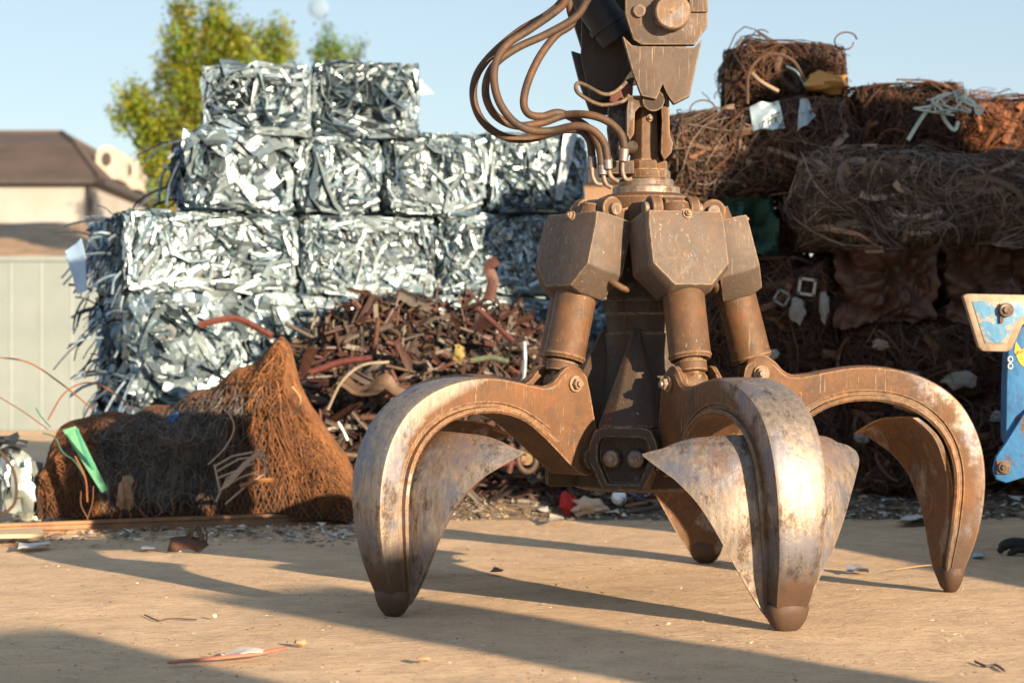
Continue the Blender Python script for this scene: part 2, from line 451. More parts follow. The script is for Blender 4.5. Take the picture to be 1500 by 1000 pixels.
# hydraulic cylinder in the (r, w, z) frame
CT = Vector((.285, 0, 1.60)); CB = Vector((.47, 0, .875)); cd = (CB-CT).normalized(); co_ = Vector((-cd.z, 0, cd.x))  # outward normal
CLEN = (CB-CT).length
def CF(a, b, d):       # a across, b down along the axis from CT, d outward
    return CT+Vector((0, 1, 0))*a+cd*b+co_*d
mb = MB(); mb.cur = (.08, 1, 1)
mb.tube([CF(0, b, 0) for b in (.34, .36, .62, .635, .65)], [.080, .084, .084, .088, .080], 28)
mb.tube([CF(0, b, 0) for b in (.0, .1, .34)], [.06, .075, .07], 20)
cyl = mb.build("hydraulic_cylinder", M_paint, grap, smooth=35)
g = [(-.175, .055), (.175, .055), (.183, .10), (.183, .285), (.09, .385), (-.09, .385), (-.183, .285), (-.183, .10)]
mb = MB(); mb.cur = (.1, 1, 1)
# guard: chamfered pentagonal box with the bolt notch at its top edge
def inset(poly, k, cy=.2):
    return [(x*(1-k), cy+(y-cy)*(1-k)) for x, y in poly]
rings = [(inset(g, .0), -.07), (g, .055), (inset(g, .10), .105)]
vs = []; fs = []; n = len(g)
rings[2] = ([(x, y if i > 1 else .058) for i, (x, y) in enumerate(rings[2][0])], .105)
for pl, d in rings: vs += [CF(a, b, d) for a, b in pl]
for r_ in range(2):
    for i in range(n):
        j = (i+1) % n; fs.append((r_*n+i, r_*n+j, (r_+1)*n+j, (r_+1)*n+i))
fs.append(tuple(range(n-1, -1, -1))); fs.append(tuple(2*n+i for i in range(n)))
mb.add(vs, fs); fixn(mb.build("cylinder_guard", M_guard, cyl, bevel=.007))
bm_ = bolt_mesh(CF(.005, .072, .104), co_, .021, .03); bm_.build("bolt", M_bright, cyl, smooth=35)
mb = MB(); mb.cur = (.22, 1, 1)
mb.tube([CF(0, b, 0) for b in (.64, .655, .66, .70, .705)], [.05, .052, .064, .064, .052], 24)
mb.box(-.03, .03, -.042, .042, 0, .001) if False else None
mb.tube([CF(0, .70, .02), CF(0, .735, .02), CF(0, .78, .03)], [.022, .026, .018], 10)
mb.cyl(CF(-.05, CLEN, 0), CF(.05, CLEN, 0), .046, n=20, bev=.004)
mb.tube([CF(0, .69, 0), CF(0, CLEN-.01, 0)], [.04, .04], 14)
mb.build("piston_rod", M_paint, cyl, smooth=35)
# pipe elbow at the side of the guard
mb = MB(); mb.cur = (.1, 1, 1)
mb.tube(cr([CF(.13, .30, -.03), CF(.17, .32, -.05), CF(.185, .33, -.10), CF(.15, .30, -.15)], 5), .014, 10)
mb.build("oil_pipe", M_paint, cyl, smooth=60)
# knuckle at top of the cylinder: twin round lugs on the head and pin
def knuckle():
    mb = MB(); mb.cur = (.12, 1, 1)
    for a0, a1, rr in ((-.105, -.06, .052), (-.045, .045, .046), (.06, .105, .052)):
        poly = []
        for k in range(15):
            t = R(-60)+R(240)*k/14
            poly.append((.27+rr*math.cos(t), 1.585+rr*math.sin(t)))
        poly += [(.12, 1.62), (.12, 1.535), (.26, 1.53)]
        mb.prism(poly, lambda r_, z_, d: Vector((r_, d, z_)), a0, a1, bev=.004)
    return fixn(mb.build("knuckle_lug", M_paint, grap, smooth=35))
kn = knuckle()
pp = MB(); pp.cur = (.5, 1, 1); pp.cyl((.27, -.128, 1.585), (.27, .128, 1.585), .026, n=18, bev=.003)
pp.build("knuckle_pin", M_bright, kn, smooth=35)

TA = [(-.5, 1.0, 0), (.5, 1.0, 0), (1.5, 1.045, 0.0), (2.5, 1.0, 0), (3.5, 1.0, 0)]
def az2rot(deg):   # azimuth 0 = towards camera (-y), positive to the right; local +x is radial
    return R(deg-90)
for i, (k, zs, da) in enumerate(TA):
    az = A0+72*k+da
    for proto in (tine, cyl, kn):
        o = proto if i == 0 else copy_tree(proto, grap)
        o.rotation_euler = (0, 0, az2rot(az))
        if proto is tine:
            o.scale = (1, 1, zs)
            if i == 2:
                [x for x in o.children if 'blade' in x.name][0].data = fixn(blade_mesh(.235).build('narrow_blade', M_tine, None, smooth=50)).data; bpy.data.objects.remove(bpy.data.objects['narrow_blade'])
            if i > 1:
                for q in [o]+[x for x in o.children if 'tine' in x.name]:
                    q.material_slots[0].link = 'OBJECT'; q.material_slots[0].material = M_tine2

# brackets in the gaps
def bracket():
    mb = MB(); mb.cur = (.12, 1, 1)
    o8 = [(-.145, .63), (-.12, .69), (-.085, .705), (.085, .705), (.12, .69), (.145, .63), (.145, .565), (.085, .445), (-.085, .445), (-.145, .565)]
    i8 = [(-.105, .625), (-.09, .655), (-.07, .662), (.07, .662), (.09, .655), (.105, .625), (.105, .57), (.065, .475), (-.065, .475), (-.105, .57)]
    n = 10; vs = []; fs = []
    def V(p, r_): return Vector((r_, p[0], p[1]))
    so = [(a*1.0, b) for a, b in o8]
    for pl, r_ in ((so, .20), (so, .405), ([(a*.965, .575+(b-.575)*.965) for a, b in o8], .42), (i8, .42), (i8, .375)): vs += [V(p, r_) for p in pl]
    for q in range(4):
        for i in range(n):
            j = (i+1) % n; fs.append((q*n+i, q*n+j, (q+1)*n+j, (q+1)*n+i))
    fs.append(tuple(4*n+i for i in range(n))); mb.add(vs, fs)
    # tapering fin above with a proud central ridge
    a = [(-.115, .70, .375), (.115, .70, .375), (.012, 1.10, .185), (-.012, 1.10, .185)]
    vs = [Vector((r_, x, z)) for x, z, r_ in a]+[Vector((r_-.16, x, z)) for x, z, r_ in a]
    vs += [Vector((.415, -.045, .702)), Vector((.415, .045, .702))]
    fs = [(0, 8, 3), (8, 9, 2, 3), (9, 1, 2), (0, 3, 7, 4), (1, 5, 6, 2), (2, 6, 7, 3), (0, 1, 9, 8)]
    mb.add(vs, fs)
    b = fixn(mb.build("pivot_bracket", M_dark, grap, bevel=.006))
    for s_ in (-1, 1):
        q = MB(); q.cur = (.35, .9, 1)
        q.tube([(.37, s_*.05, .575), (.40, s_*.05, .575), (.425, s_*.05, .575), (.432, s_*.05, .575)], [.040, .040, .032, .022], 24)
        q.cyl((.43, s_*.05, .575), (.445, s_*.05, .575), .018, n=6, bev=.002)
        q.build("bolt", M_dark, b, smooth=35)
    return b
br = bracket()
for i in range(5):
    o = br if i == 0 else copy_tree(br, grap)
    o.rotation_euler = (0, 0, az2rot(A0+72*i))

def lathe(mb, prof, cx=0, cy=0, n=40, c=None):
    mb.tube([(cx, cy, z) for r_, z in prof], [max(r_, .001) for r_, z in prof], n, c)
hub = MB(); hub.cur = (.05, .9, 1)
lathe(hub, [(.27, .43), (.315, .445), (.32, .52), (.27, .60), (.235, .72), (.195, .88), (.178, 1.0), (.178, 1.08), (.168, 1.082), (.168, 1.16), (.176, 1.162), (.176, 1.22), (.165, 1.225), (.15, 1.4), (.15, 1.54)])
hub.build("hub_column", M_hubm, grap, smooth=35)
top = MB(); top.cur = (.1, 1, 1)
lathe(top, [(.15, 1.50), (.21, 1.53), (.22, 1.60), (.20, 1.645), (.165, 1.66), (.14, 1.665)])
top.build("crown_casting", M_paint, grap, smooth=40)
fl = MB(); fl.cur = (.7, 1, 1)
lathe(fl, [(.10, 1.655), (.138, 1.66), (.142, 1.664), (.142, 1.688), (.138, 1.692), (.12, 1.693), (.115, 1.70), (.118, 1.712), (.110, 1.725), (.09, 1.73)])
fo = fl.build("swivel_flange", M_paint, grap, smooth=35)

# swivel neck (facing the sun side a little)
NY = -.02
sw = MB(); sw.cur = (.25, 1, 1)
lathe(sw, [(.098, 1.725), (.10, 1.73), (.10, 1.755), (.094, 1.76)], 0, NY, 32)
pl = [(.088*math.cos(R(45*k+22.5)), .088*math.sin(R(45*k+22.5))) for k in range(8)]
sw.prism(pl, lambda a, b, d: Vector((a*1.05, NY+b, d)), 1.755, 1.80, bev=.005)
pl2 = [(.066*math.cos(R(60*k+10)), .066*math.sin(R(60*k+10))) for k in range(6)]
vs = []; fs = []
for z, k in ((1.80, 1.12), (1.86, 1.0), (2.00, .95), (2.035, .80), (2.05, .55)):
    vs += [Vector((a*k+.0, NY+b*k, z)) for a, b in pl2]
for q in range(4):
    for i in range(6):
        j = (i+1) % 6; fs.append((q*6+i, q*6+j, (q+1)*6+j, (q+1)*6+i))
fs.append(tuple(24+i for i in range(6))); sw.add(vs, fs)
swo = fixn(sw.build("swivel_neck", M_paint, grap, bevel=.004))
bolt_mesh((.012, NY-.058, 1.975), (0, -1, 0), .016, .016, cur=(.6, 1, 1)).build("bolt", M_bright, swo, smooth=35)
# pipe elbows from the hoses down to the swivel
def px_local(px, py, D): return P(px, py, D)-Vector((HX, HY, 0))
for e in ([(867, 246), (868, 258), (873, 268), (882, 271)], [(892, 246), (893, 255), (898, 262), (906, 266)], [(884, 240), (884, 258), (888, 270), (896, 275)], [(912, 236), (912, 252), (917, 263), (926, 262)]):
    q = MB(); q.cur = (.5, 1, 1)
    q.tube(cr([px_local(x, y, 8.42) for x, y in e], 5), .0095, 10)
    q.build("pipe_elbow", M_bright, grap, smooth=60)
mb = MB(); mb.cur = (.1, .8, 1); mb.box(-.20, -.06, -.17, .02, 1.735, 1.79); fixn(mb.build("manifold_block", M_dark, grap, bevel=.008))

# ================================================================== ARM
arm = empty("excavator_arm", P(960, 60, 8.5))
tag(arm, "end of a brown excavator arm with link plates and hydraulic hoses, hanging above the grapple", "excavator arm")
AO = arm.location.copy()
def c3(x, y, D): return P(660+.35*x, .35*y, D)-AO
def plate(name, pts, D, th, m, cur=(.15, 1, 1), bev=.006):
    mb = MB(); mb.cur = cur
    mb.prism(pts, lambda a, b, d: c3(a, b, D)+Vector((0, d, 0)), 0, th)
    return fixn(mb.build(name, m, arm, bevel=bev))
plate("link_plate", [(728, -420), (1076, -420), (1076, 112), (1047, 150), (1022, 188), (800, 188), (765, 165), (732, 60)], 8.40, .05, M_guard)
plate("side_plate", [(720, 150), (760, 190), (1020, 200), (1053, 165), (1002, 402), (935, 436), (905, 392), (888, 352), (862, 416), (800, 402), (762, 300)], 8.42, .06, M_guard)
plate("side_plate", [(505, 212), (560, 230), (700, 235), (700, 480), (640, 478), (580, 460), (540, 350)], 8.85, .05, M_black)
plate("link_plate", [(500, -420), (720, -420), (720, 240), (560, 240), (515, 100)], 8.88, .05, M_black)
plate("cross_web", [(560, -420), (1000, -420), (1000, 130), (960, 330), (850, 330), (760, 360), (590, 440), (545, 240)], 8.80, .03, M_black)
mb = MB(); mb.cur = (.3, 1, 1); a = c3(930, 48, 8.33)
mb.cyl(a+Vector((0, -.0, 0)), a+Vector((0, .50, 0)), .071, n=32, bev=.006)
mb.cyl(a+Vector((0, -.004, 0)), a+Vector((0, .02, 0)), .008, n=10)
mb.build("link_pin", M_bright, arm, smooth=35)
mb = MB(); mb.cur = (.12, .9, 1); mb.cyl(c3(925, 52, 8.37), c3(925, 52, 8.41), .079, n=32, bev=.005); mb.build("pin_collar", M_dark, arm, smooth=35)
mb = MB(); mb.cur = (.1, 1, 1); a = c3(790, 45, 8.385); mb.cyl(a, a+Vector((0, .02, 0)), .027, n=24, bev=.004); mb.build("bolt", M_guard, arm, smooth=35)
for (x0, y0, x1, y1) in ((1000, -40, 1078, 50),):
    mb = MB(); mb.cur = (.1, 1, 1); mb.prism([(x0, y0), (x1, y0), (x1, y1), (x0, y1)], lambda a, b, d: c3(a, b, 8.385)+Vector((0, d, 0)), 0, .013); fixn(mb.build("wear_pad", M_guard, arm, bevel=.004))
# blue cylinder inside the arm
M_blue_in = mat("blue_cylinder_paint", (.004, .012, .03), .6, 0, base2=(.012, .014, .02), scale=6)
mb = MB(); mb.tube([c3(520, -420, 8.68), c3(590, 0, 8.68), c3(700, 160, 8.7)], [.085, .085, .08], 24); mb.tube([c3(655, 95, 8.69), c3(668, 115, 8.69)], [.09, .09], 24)
mb.build("arm_cylinder", M_blue_in, arm, smooth=40)
# clevis ears under the arm
plate("clevis_ear", [(870, 330), (915, 360), (918, 560), (932, 600), (925, 640), (895, 672), (880, 640), (885, 500), (880, 445), (850, 400)], 8.46, .13, M_paint, (.2, 1, 1))
plate("clevis_ear", [(745, 400), (800, 400), (905, 430), (905, 452), (790, 448), (772, 470), (768, 560), (750, 590), (738, 560), (738, 460)], 8.46, .10, M_paint, (.2, 1, 1))
plate("clevis_ear", [(660, 440), (760, 400), (768, 560), (745, 660), (690, 690), (668, 640), (655, 540)], 8.62, .05, M_dark)
mb = MB(); mb.cur = (.2, .8, 1); mb.cyl(c3(700, 620, 8.56), c3(915, 620, 8.56), .03, n=20, bev=.004); mb.cyl(c3(850, 420, 8.44), c3(850, 420, 8.8), .045, n=20); mb.build("cross_pin", M_dark, arm, smooth=35)
mb = MB(); mb.prism([(668, 405), (695, 370), (730, 350), (765, 360), (760, 430), (700, 440), (665, 425)], lambda a, b, d: c3(a, b, 8.5)+Vector((0, d, 0)), 0, .05)
fixn(mb.build("stop_block", mat("dull_red_paint", (.13, .04, .03), .7), arm, bevel=.008))
mb = MB(); mb.cur = (.1, .9, 1)
mb.tube(cr([c3(*p) for p in ((735, 345, 8.45), (690, 385, 8.42), (640, 395, 8.4), (570, 360, 8.4), (535, 348, 8.4), (524, 368, 8.4), (540, 395, 8.4), (600, 430, 8.42), (650, 440, 8.43), (720, 425, 8.45), (745, 400, 8.47))], 6), .0085, 8)
mb.build("bent_rod", M_dark, arm, smooth=60)
HOSES = [
 ([(560, -420), (520, -120), (470, 0), (400, 65), (290, 130), (180, 222), (112, 310), (95, 400), (122, 490), (185, 553), (265, 582), (350, 578), (450, 550), (535, 545), (580, 585), (592, 655)], 8.46, (592, 655, 592, 708)),
 ([(760, -420), (640, -120), (572, 0), (520, 75), (400, 145), (280, 200), (190, 265), (150, 340), (152, 420), (195, 490), (275, 527), (380, 515), (480, 482), (580, 482), (660, 510), (712, 560), (728, 620)], 8.36, (727, 622, 722, 680)),
 ([(600, -420), (530, -120), (482, 0), (440, 48), (330, 125), (240, 185), (192, 255), (182, 340), (205, 430), (262, 508), (335, 545), (420, 548), (520, 528), (590, 542), (640, 595), (657, 670)], 8.30, (657, 668, 660, 712)),
 ([(560, -420), (490, -80), (500, 35), (508, 100), (440, 150), (375, 235), (325, 340), (306, 430), (328, 478), (385, 488), (450, 472), (520, 500), (585, 545), (622, 620), (634, 700)], 8.42, (634, 690, 636, 735)),
]
for pts, D, (fx0, fy0, fx1, fy1) in HOSES:
    n = len(pts)
    q = MB()
    path = cr([c3(x, y, D+.06*math.sin(i*.6)*(1 if i < n-4 else 0)) for i, (x, y) in enumerate(pts)], 7)
    q.tube(path, .0165, 12); h = q.build("hydraulic_hose", M_hose, arm, smooth=60)
    q = MB(); q.cur = (.6, 1, 1)
    a = c3(fx0, fy0, D); b = c3(fx1, fy1, D)
    q.tube([a, a+(b-a)*.08, a+(b-a)*.9, b], [.016, .0195, .0195, .012], 14)
    q.build("hose_ferrule", M_bright, h, smooth=35)
# ================================================================== BALES
TH = R(24); WU = Vector((math.cos(TH), math.sin(TH), 0)); WN = Vector((math.sin(TH), -math.cos(TH), 0))
W0 = P(185, 520, 13.3); W0.z = 0
def on_wall(px, py, off=0):
    """point of a pixel ray on the front plane of the bale wall -> (u, z)"""
    d = Vector(((px-750)/F_PX, 1, (HOR-py)/F_PX)); o = Vector((0, 0, CAMZ)); p0 = W0+WN*off
    t = (p0-o).dot(WN)/d.dot(WN); q = o+d*t
    return (q-W0).dot(WU), q.z

def strip_field(mb, rnd, face_u, face_v, org, eu, ev, en, count, wmin, wmax, lmin, lmax, depth, pal, curl=.5, ridge=.25, steps=6, over=.008, pref=None):
    """ribbons lying in a face: org corner, eu/ev unit axes with extents face_u/face_v, en outward normal"""
    for _ in range(count):
        x = rnd.uniform(0, face_u); y = rnd.uniform(0, face_v)
        a = rnd.uniform(0, 2*math.pi) if pref is None or rnd.random() < .3 else pref+rnd.gauss(0, .35)
        L = rnd.uniform(lmin, lmax); wd = rnd.uniform(wmin, wmax)*(1.8 if rnd.random() < .06 else 1)
        k = rnd.gauss(0, curl); d0 = -rnd.uniform(0, depth); d1 = -rnd.uniform(0, depth)
        pts = []; ns = []
        tw = rnd.gauss(0, .5); tw2 = tw+rnd.gauss(0, .35)
        for i in range(steps):
            f = i/(steps-1)
            pp_ = org+eu*x+ev*y
            dd = d0+(d1-d0)*f+.012*math.sin(f*9+a)+.05*noise.noise(pp_*2.3+org*9)+.03*noise.noise(pp_*6)
            xx = min(max(x, -over), face_u+over); yy = min(max(y, -over), face_v+over)
            ex = max(0, -x, x-face_u, -y, y-face_v)
            pts.append(org+eu*xx+ev*yy+en*(dd-min(ex, .25)))
            q = tw+(tw2-tw)*f
            ns.append((en+(eu*math.sin(a)-ev*math.cos(a))*q).normalized())
            x += math.cos(a)*L/steps; y += math.sin(a)*L/steps
            a += k*L/steps*4+rnd.gauss(0, .12)
        c = rnd.choice(pal); g = rnd.uniform(.65, 1.1)
        mb.ribbon(pts, wd, ns, ridge*rnd.choice((-1, 1)), (c[0]*g, c[1]*g, c[2]*g))

SILV = [(1.05, 1.05, 1.05), (1, 1.02, 1), (.9, .95, .95), (.8, .86, .86), (.7, .76, .77), (.55, .6, .61), (.4, .44, .45), (.2, .22, .23), (.85, .88, .85), (.6, .7, .77), (.75, .78, .76)]
def silver_bale(u0, z0, u1, z1, label, seed, depth=1.15, off=0, style=0, loose=0, yaw=0):
    global WU, WN
    rnd = random.Random(seed); L = u1-u0; H = z1-z0
    WU0, WN0 = WU, WN; p_ = W0+WU*(u0+u1)/2+WN*off
    g_ = .026; u0 += g_; u1 -= g_; z0 += .014; z1 -= .026
    L = u1-u0; H = z1-z0
    o = W0+WU*u0+WN*off+Vector((0, 0, z0))
    if yaw:
        t2 = TH-R(yaw); WU = Vector((math.cos(t2), math.sin(t2), 0)); WN = Vector((math.sin(t2), -math.cos(t2), 0)); o = p_-WU*L/2; o.z = z0
    base = empty_loc = o+WU*L/2-WN*depth/2
    mb = MB(); Z = Vector((0, 0, 1))
    def rel(p): return p-base
    O = rel(o); back = -WN*depth
    # dark crumpled core
    i_ = .05
    nx, ny = 14, 8
    c0 = O+WU*i_+Z*i_-WN*i_
    vs = []
    for z in (c0, c0+Z*(H-2*i_)):
        for y in (0, 1):
            for x in (0, 1): vs.append(z+WU*x*(L-2*i_)-WN*y*(depth-2*i_))
    mb.add(vs, [(0, 1, 5, 4), (2, 6, 7, 3), (0, 4, 6, 2), (1, 3, 7, 5), (4, 5, 7, 6), (0, 2, 3, 1)], (.05, .055, .06))
    st = [dict(wmin=.016, wmax=.06, lmin=.2, lmax=.9), dict(wmin=.035, wmax=.14, lmin=.15, lmax=.5), dict(wmin=.014, wmax=.05, lmin=.08, lmax=.4)][style]
    A = L*H
    n = int(A*(760, 480, 1300)[style])
    def face(org, eu, ev, en, U, V, n, st=st, pal=SILV, curl=.5, pref=None, dp=.075):
        strip_field(mb, rnd, U, V, org, eu, ev, en, n, depth=dp, pal=pal, curl=curl, pref=pref, **st)
    face(O, WU, Z, WN, L, H, n, pref=rnd.uniform(.2, 2.9) if style == 0 else None, dp=.10, curl=.3)
    # frame of longer strips bending along the edges
    for (oo, uu, vv, U, V) in ((O, WU, Z, L, .06), (O+Z*(H-.06), WU, Z, L, .06)):
        strip_field(mb, rnd, U, V, oo, uu, vv, WN, int(L*34), .015, .05, .3, .8, .03, SILV, .1, pref=0)
    for xx in (0, L-.06):
        strip_field(mb, rnd, .06, H, O+WU*xx, WU, Z, WN, int(H*34), .015, .04, .2, .4, .03, SILV, .1, pref=math.pi/2)
    SILV_SHADE = SILV[3:]+[(.3, .38, .46)]*6  # bale ends: bluish shade put into the strip colours
    face(O+back, -back.normalized(), Z, -WU, depth, H, int(depth*H*(650+loose*400)), pal=SILV_SHADE, pref=math.pi/2 if loose else None)
    face(O+Z*H, WU, -WN, Z, L, depth, int(L*depth*280))
    face(O+WU*L, -WN, Z, WU, depth, H, int(depth*H*220), pal=SILV_SHADE)
    # loose ends sticking out to the left
    for _ in range(int(loose*55)):
        yy = rnd.uniform(0, depth); zz = rnd.uniform(0, H); p = O-WN*yy+Z*zz
        d = (-WU*rnd.uniform(.1, .9)+WN*rnd.uniform(-.2, .6)+Z*rnd.uniform(-.9, .35)).normalized(); pts = []
        LL = rnd.uniform(.15, .55)
        for i in range(6):
            pts.append(p.copy()); p = p+d*LL/6; d = (d+Vector((rnd.gauss(0, .15), rnd.gauss(0, .15), -.14+rnd.gauss(0, .1)))).normalized()
        c = rnd.choice([(.35, .42, .5), (.2, .24, .3), (.6, .68, .75), (.12, .14, .17)]); mb.ribbon(pts, rnd.uniform(.006, .02), WN, .2, c)
    # a few flat sheet pieces showing in the front
    ob = mb.build("metal_bale", M_silver)
    ob.location = base; WU, WN = WU0, WN0
    return tag(ob, label, "metal bale", "shiny crushed metal bales stacked in a wall")

def px_bale(x0, y0, x1, y1, label, seed, **k):
    u0, _ = on_wall(x0, y0, k.get('off', 0)); u1, _ = on_wall(x1, y0, k.get('off', 0))
    xm = (x0+x1)/2
    _, zt = on_wall(xm, y0, k.get('off', 0)); _, zb = on_wall(xm, y1, k.get('off', 0))
    return silver_bale(u0, max(zb, .03), u1, zt, label, seed, **k)
px_bale(296, 94, 448, 197, "silver bale with a swirl of tubes, left one of the two in the top row", 1, style=0, yaw=21, depth=.7)
px_bale(461, 90, 608, 200, "silver bale with a clean square face, right one of the two on top", 2, style=0, yaw=21, depth=.7)
px_bale(275, 197, 428, 306, "bright silver bale of broad flattened sheets, below the swirl-faced top bale", 3, style=1, loose=.3, yaw=8, depth=.75)
px_bale(436, 202, 560, 310, "narrow silver bale between the broad-sheet bale and the diagonal-strip bale", 4, style=0)
px_bale(568, 196, 714, 312, "silver bale of long diagonal strips, just left of the hydraulic hoses in the photo", 5, style=0)
px_bale(718, 197, 862, 308, "silver bale with a wide white strip slanting across it, behind the hose ends", 6, style=0)
px_bale(180, 312, 436, 428, "long silver bale at the left end of the third row from the top", 7, style=0, loose=.6)
px_bale(444, 316, 640, 432, "silver bale of small crumpled pieces in the third row, above the rusty scrap heap", 8, style=2)
px_bale(646, 314, 915, 430, "silver bale in the third row directly left of the grapple's left cylinder guard", 9, style=2)
px_bale(196, 432, 358, 592, "silver bale at the left end of the fourth row with shredded strips hanging off it", 10, style=1, loose=1.0)
px_bale(368, 434, 596, 592, "silver bale in the fourth row right above the peak of the rusty mesh", 11, style=1)
px_bale(602, 436, 915, 592, "silver bale in the fourth row behind the top of the rusty scrap heap", 12, style=2)
px_bale(190, 596, 400, 736, "bottom silver bale at the left end, mostly behind the rusty mesh bundle", 13, style=0, loose=.7)
px_bale(406, 596, 640, 736, "bottom silver bale hidden behind the rusty scrap heap's left side", 14, style=0)
px_bale(646, 596, 915, 736, "bottom silver bale hidden behind the rusty scrap heap's right side", 15, style=0)
# wide white strip and triangular scraps lying on the bales
def sheet(name, pts, thick, mt, label=None, cat=None, group=None, c=(1, 1, 1), parent=None, wob=.01, nn=5):
    """slightly crumpled quad sheet with thickness, given four world corners"""
    a, b, c_, d = [Vector(p) for p in pts]; base = (a+b+c_+d)/4
    n = (b-a).cross(d-a).normalized(); vs = []; fs = []
    for s in (0, 1):
        for j in range(nn+1):
            for i in range(nn+1):
                u, v = i/nn, j/nn
                p = (a*(1-u)+b*u)*(1-v)+(d*(1-u)+c_*u)*v
                h = noise.noise(p*7+Vector((3, 1, 7)))*wob*2+noise.noise(p*19)*wob
                vs.append(p+n*(h+(thick if s else 0))-base)
    m = nn+1; S = m*m
    for j in range(nn):
        for i in range(nn):
            k = j*m+i; fs.append((k, k+m, k+m+1, k+1)); fs.append((S+k, S+k+1, S+k+m+1, S+k+m))
    for i in range(nn):
        fs += [(i, i+1, S+i+1, S+i), (nn*m+i+1, nn*m+i, S+nn*m+i, S+nn*m+i+1), ((i+1)*m, i*m, S+i*m, S+(i+1)*m), (i*m+nn, (i+1)*m+nn, S+(i+1)*m+nn, S+i*m+nn)]
    mb = MB(); mb.add(vs, fs, c); o = mb.build(name, mt, parent, smooth=50)
    if not parent: o.location = base
    return tag(o, label, cat, group)
def wallP(px, py, off):
    u, z = on_wall(px, py, off); return W0+WU*u+WN*off+Vector((0, 0, z))
sheet("metal_strip", [wallP(812, 292, .06), wallP(822, 294, .06), wallP(846, 196, .05), wallP(826, 194, .05)], .006, M_silver, "wide flat white strip slanting over the bale behind the hose ends", "metal strip", c=(1.1, 1.1, 1.1))
sheet("metal_sheet", [P(606, 112, 14.5), P(612, 140, 14.5), P(636, 138, 14.6), P(616, 118, 14.6)], .006, M_litter, "pale blue triangular sheet jutting from the right side of the top right silver bale", "metal sheet", c=(.35, .5, .6))
sheet("metal_sheet", [P(97, 368, 13.25), P(110, 430, 13.2), P(128, 425, 13.15), P(122, 350, 13.2)], .006, M_litter, "light blue sheet caught in the strips at the left end of the silver bale wall", "metal sheet", c=(.32, .5, .75), wob=.02)

# ---------------------------------------------------------------- right hand piles
def lumpy_box(mb, L, Dp, H, seed, amp=.05, c=(1, 1, 1), n=(14, 8, 9), rnd_=.08):
    """closed box surface displaced by noise, centred on origin in x/y, base z=0"""
    faces = []; idx = {}
    vs = []
    def vid(i, j, k):
        key = (i, j, k)
        if key not in idx:
            p = Vector((-L/2+L*i/n[0], -Dp/2+Dp*j/n[1], H*k/n[2]))
            q = Vector((p.x/(L/2), p.y/(Dp/2), (p.z-H/2)/(H/2)))
            sh = 1-rnd_*(max(0, abs(q.x)+abs(q.y)+abs(q.z)-1)**1.5)*.5
            cc = Vector((0, 0, H/2)); p2 = cc+(p-cc)*sh
            h = noise.noise(p*3.1+Vector((seed, 0, 0)))*amp+noise.noise(p*9+Vector((0, seed, 0)))*amp*.4
            p2 = p2+(p-cc).normalized()*h
            idx[key] = len(vs); vs.append(p2)
        return idx[key]
    for i in range(n[0]):
        for k in range(n[2]):
            faces.append((vid(i, 0, k), vid(i+1, 0, k), vid(i+1, 0, k+1), vid(i, 0, k+1)))
            faces.append((vid(i, n[1], k), vid(i, n[1], k+1), vid(i+1, n[1], k+1), vid(i+1, n[1], k)))
    for j in range(n[1]):
        for k in range(n[2]):
            faces.append((vid(0, j, k), vid(0, j, k+1), vid(0, j+1, k+1), vid(0, j+1, k)))
            faces.append((vid(n[0], j, k), vid(n[0], j+1, k), vid(n[0], j+1, k+1), vid(n[0], j, k+1)))
    for i in range(n[0]):
        for j in range(n[1]):
            faces.append((vid(i, j, 0), vid(i, j+1, 0), vid(i+1, j+1, 0), vid(i+1, j, 0)))
            faces.append((vid(i, j, n[2]), vid(i+1, j, n[2]), vid(i+1, j+1, n[2]), vid(i, j+1, n[2])))
    mb.add(vs, faces, c)

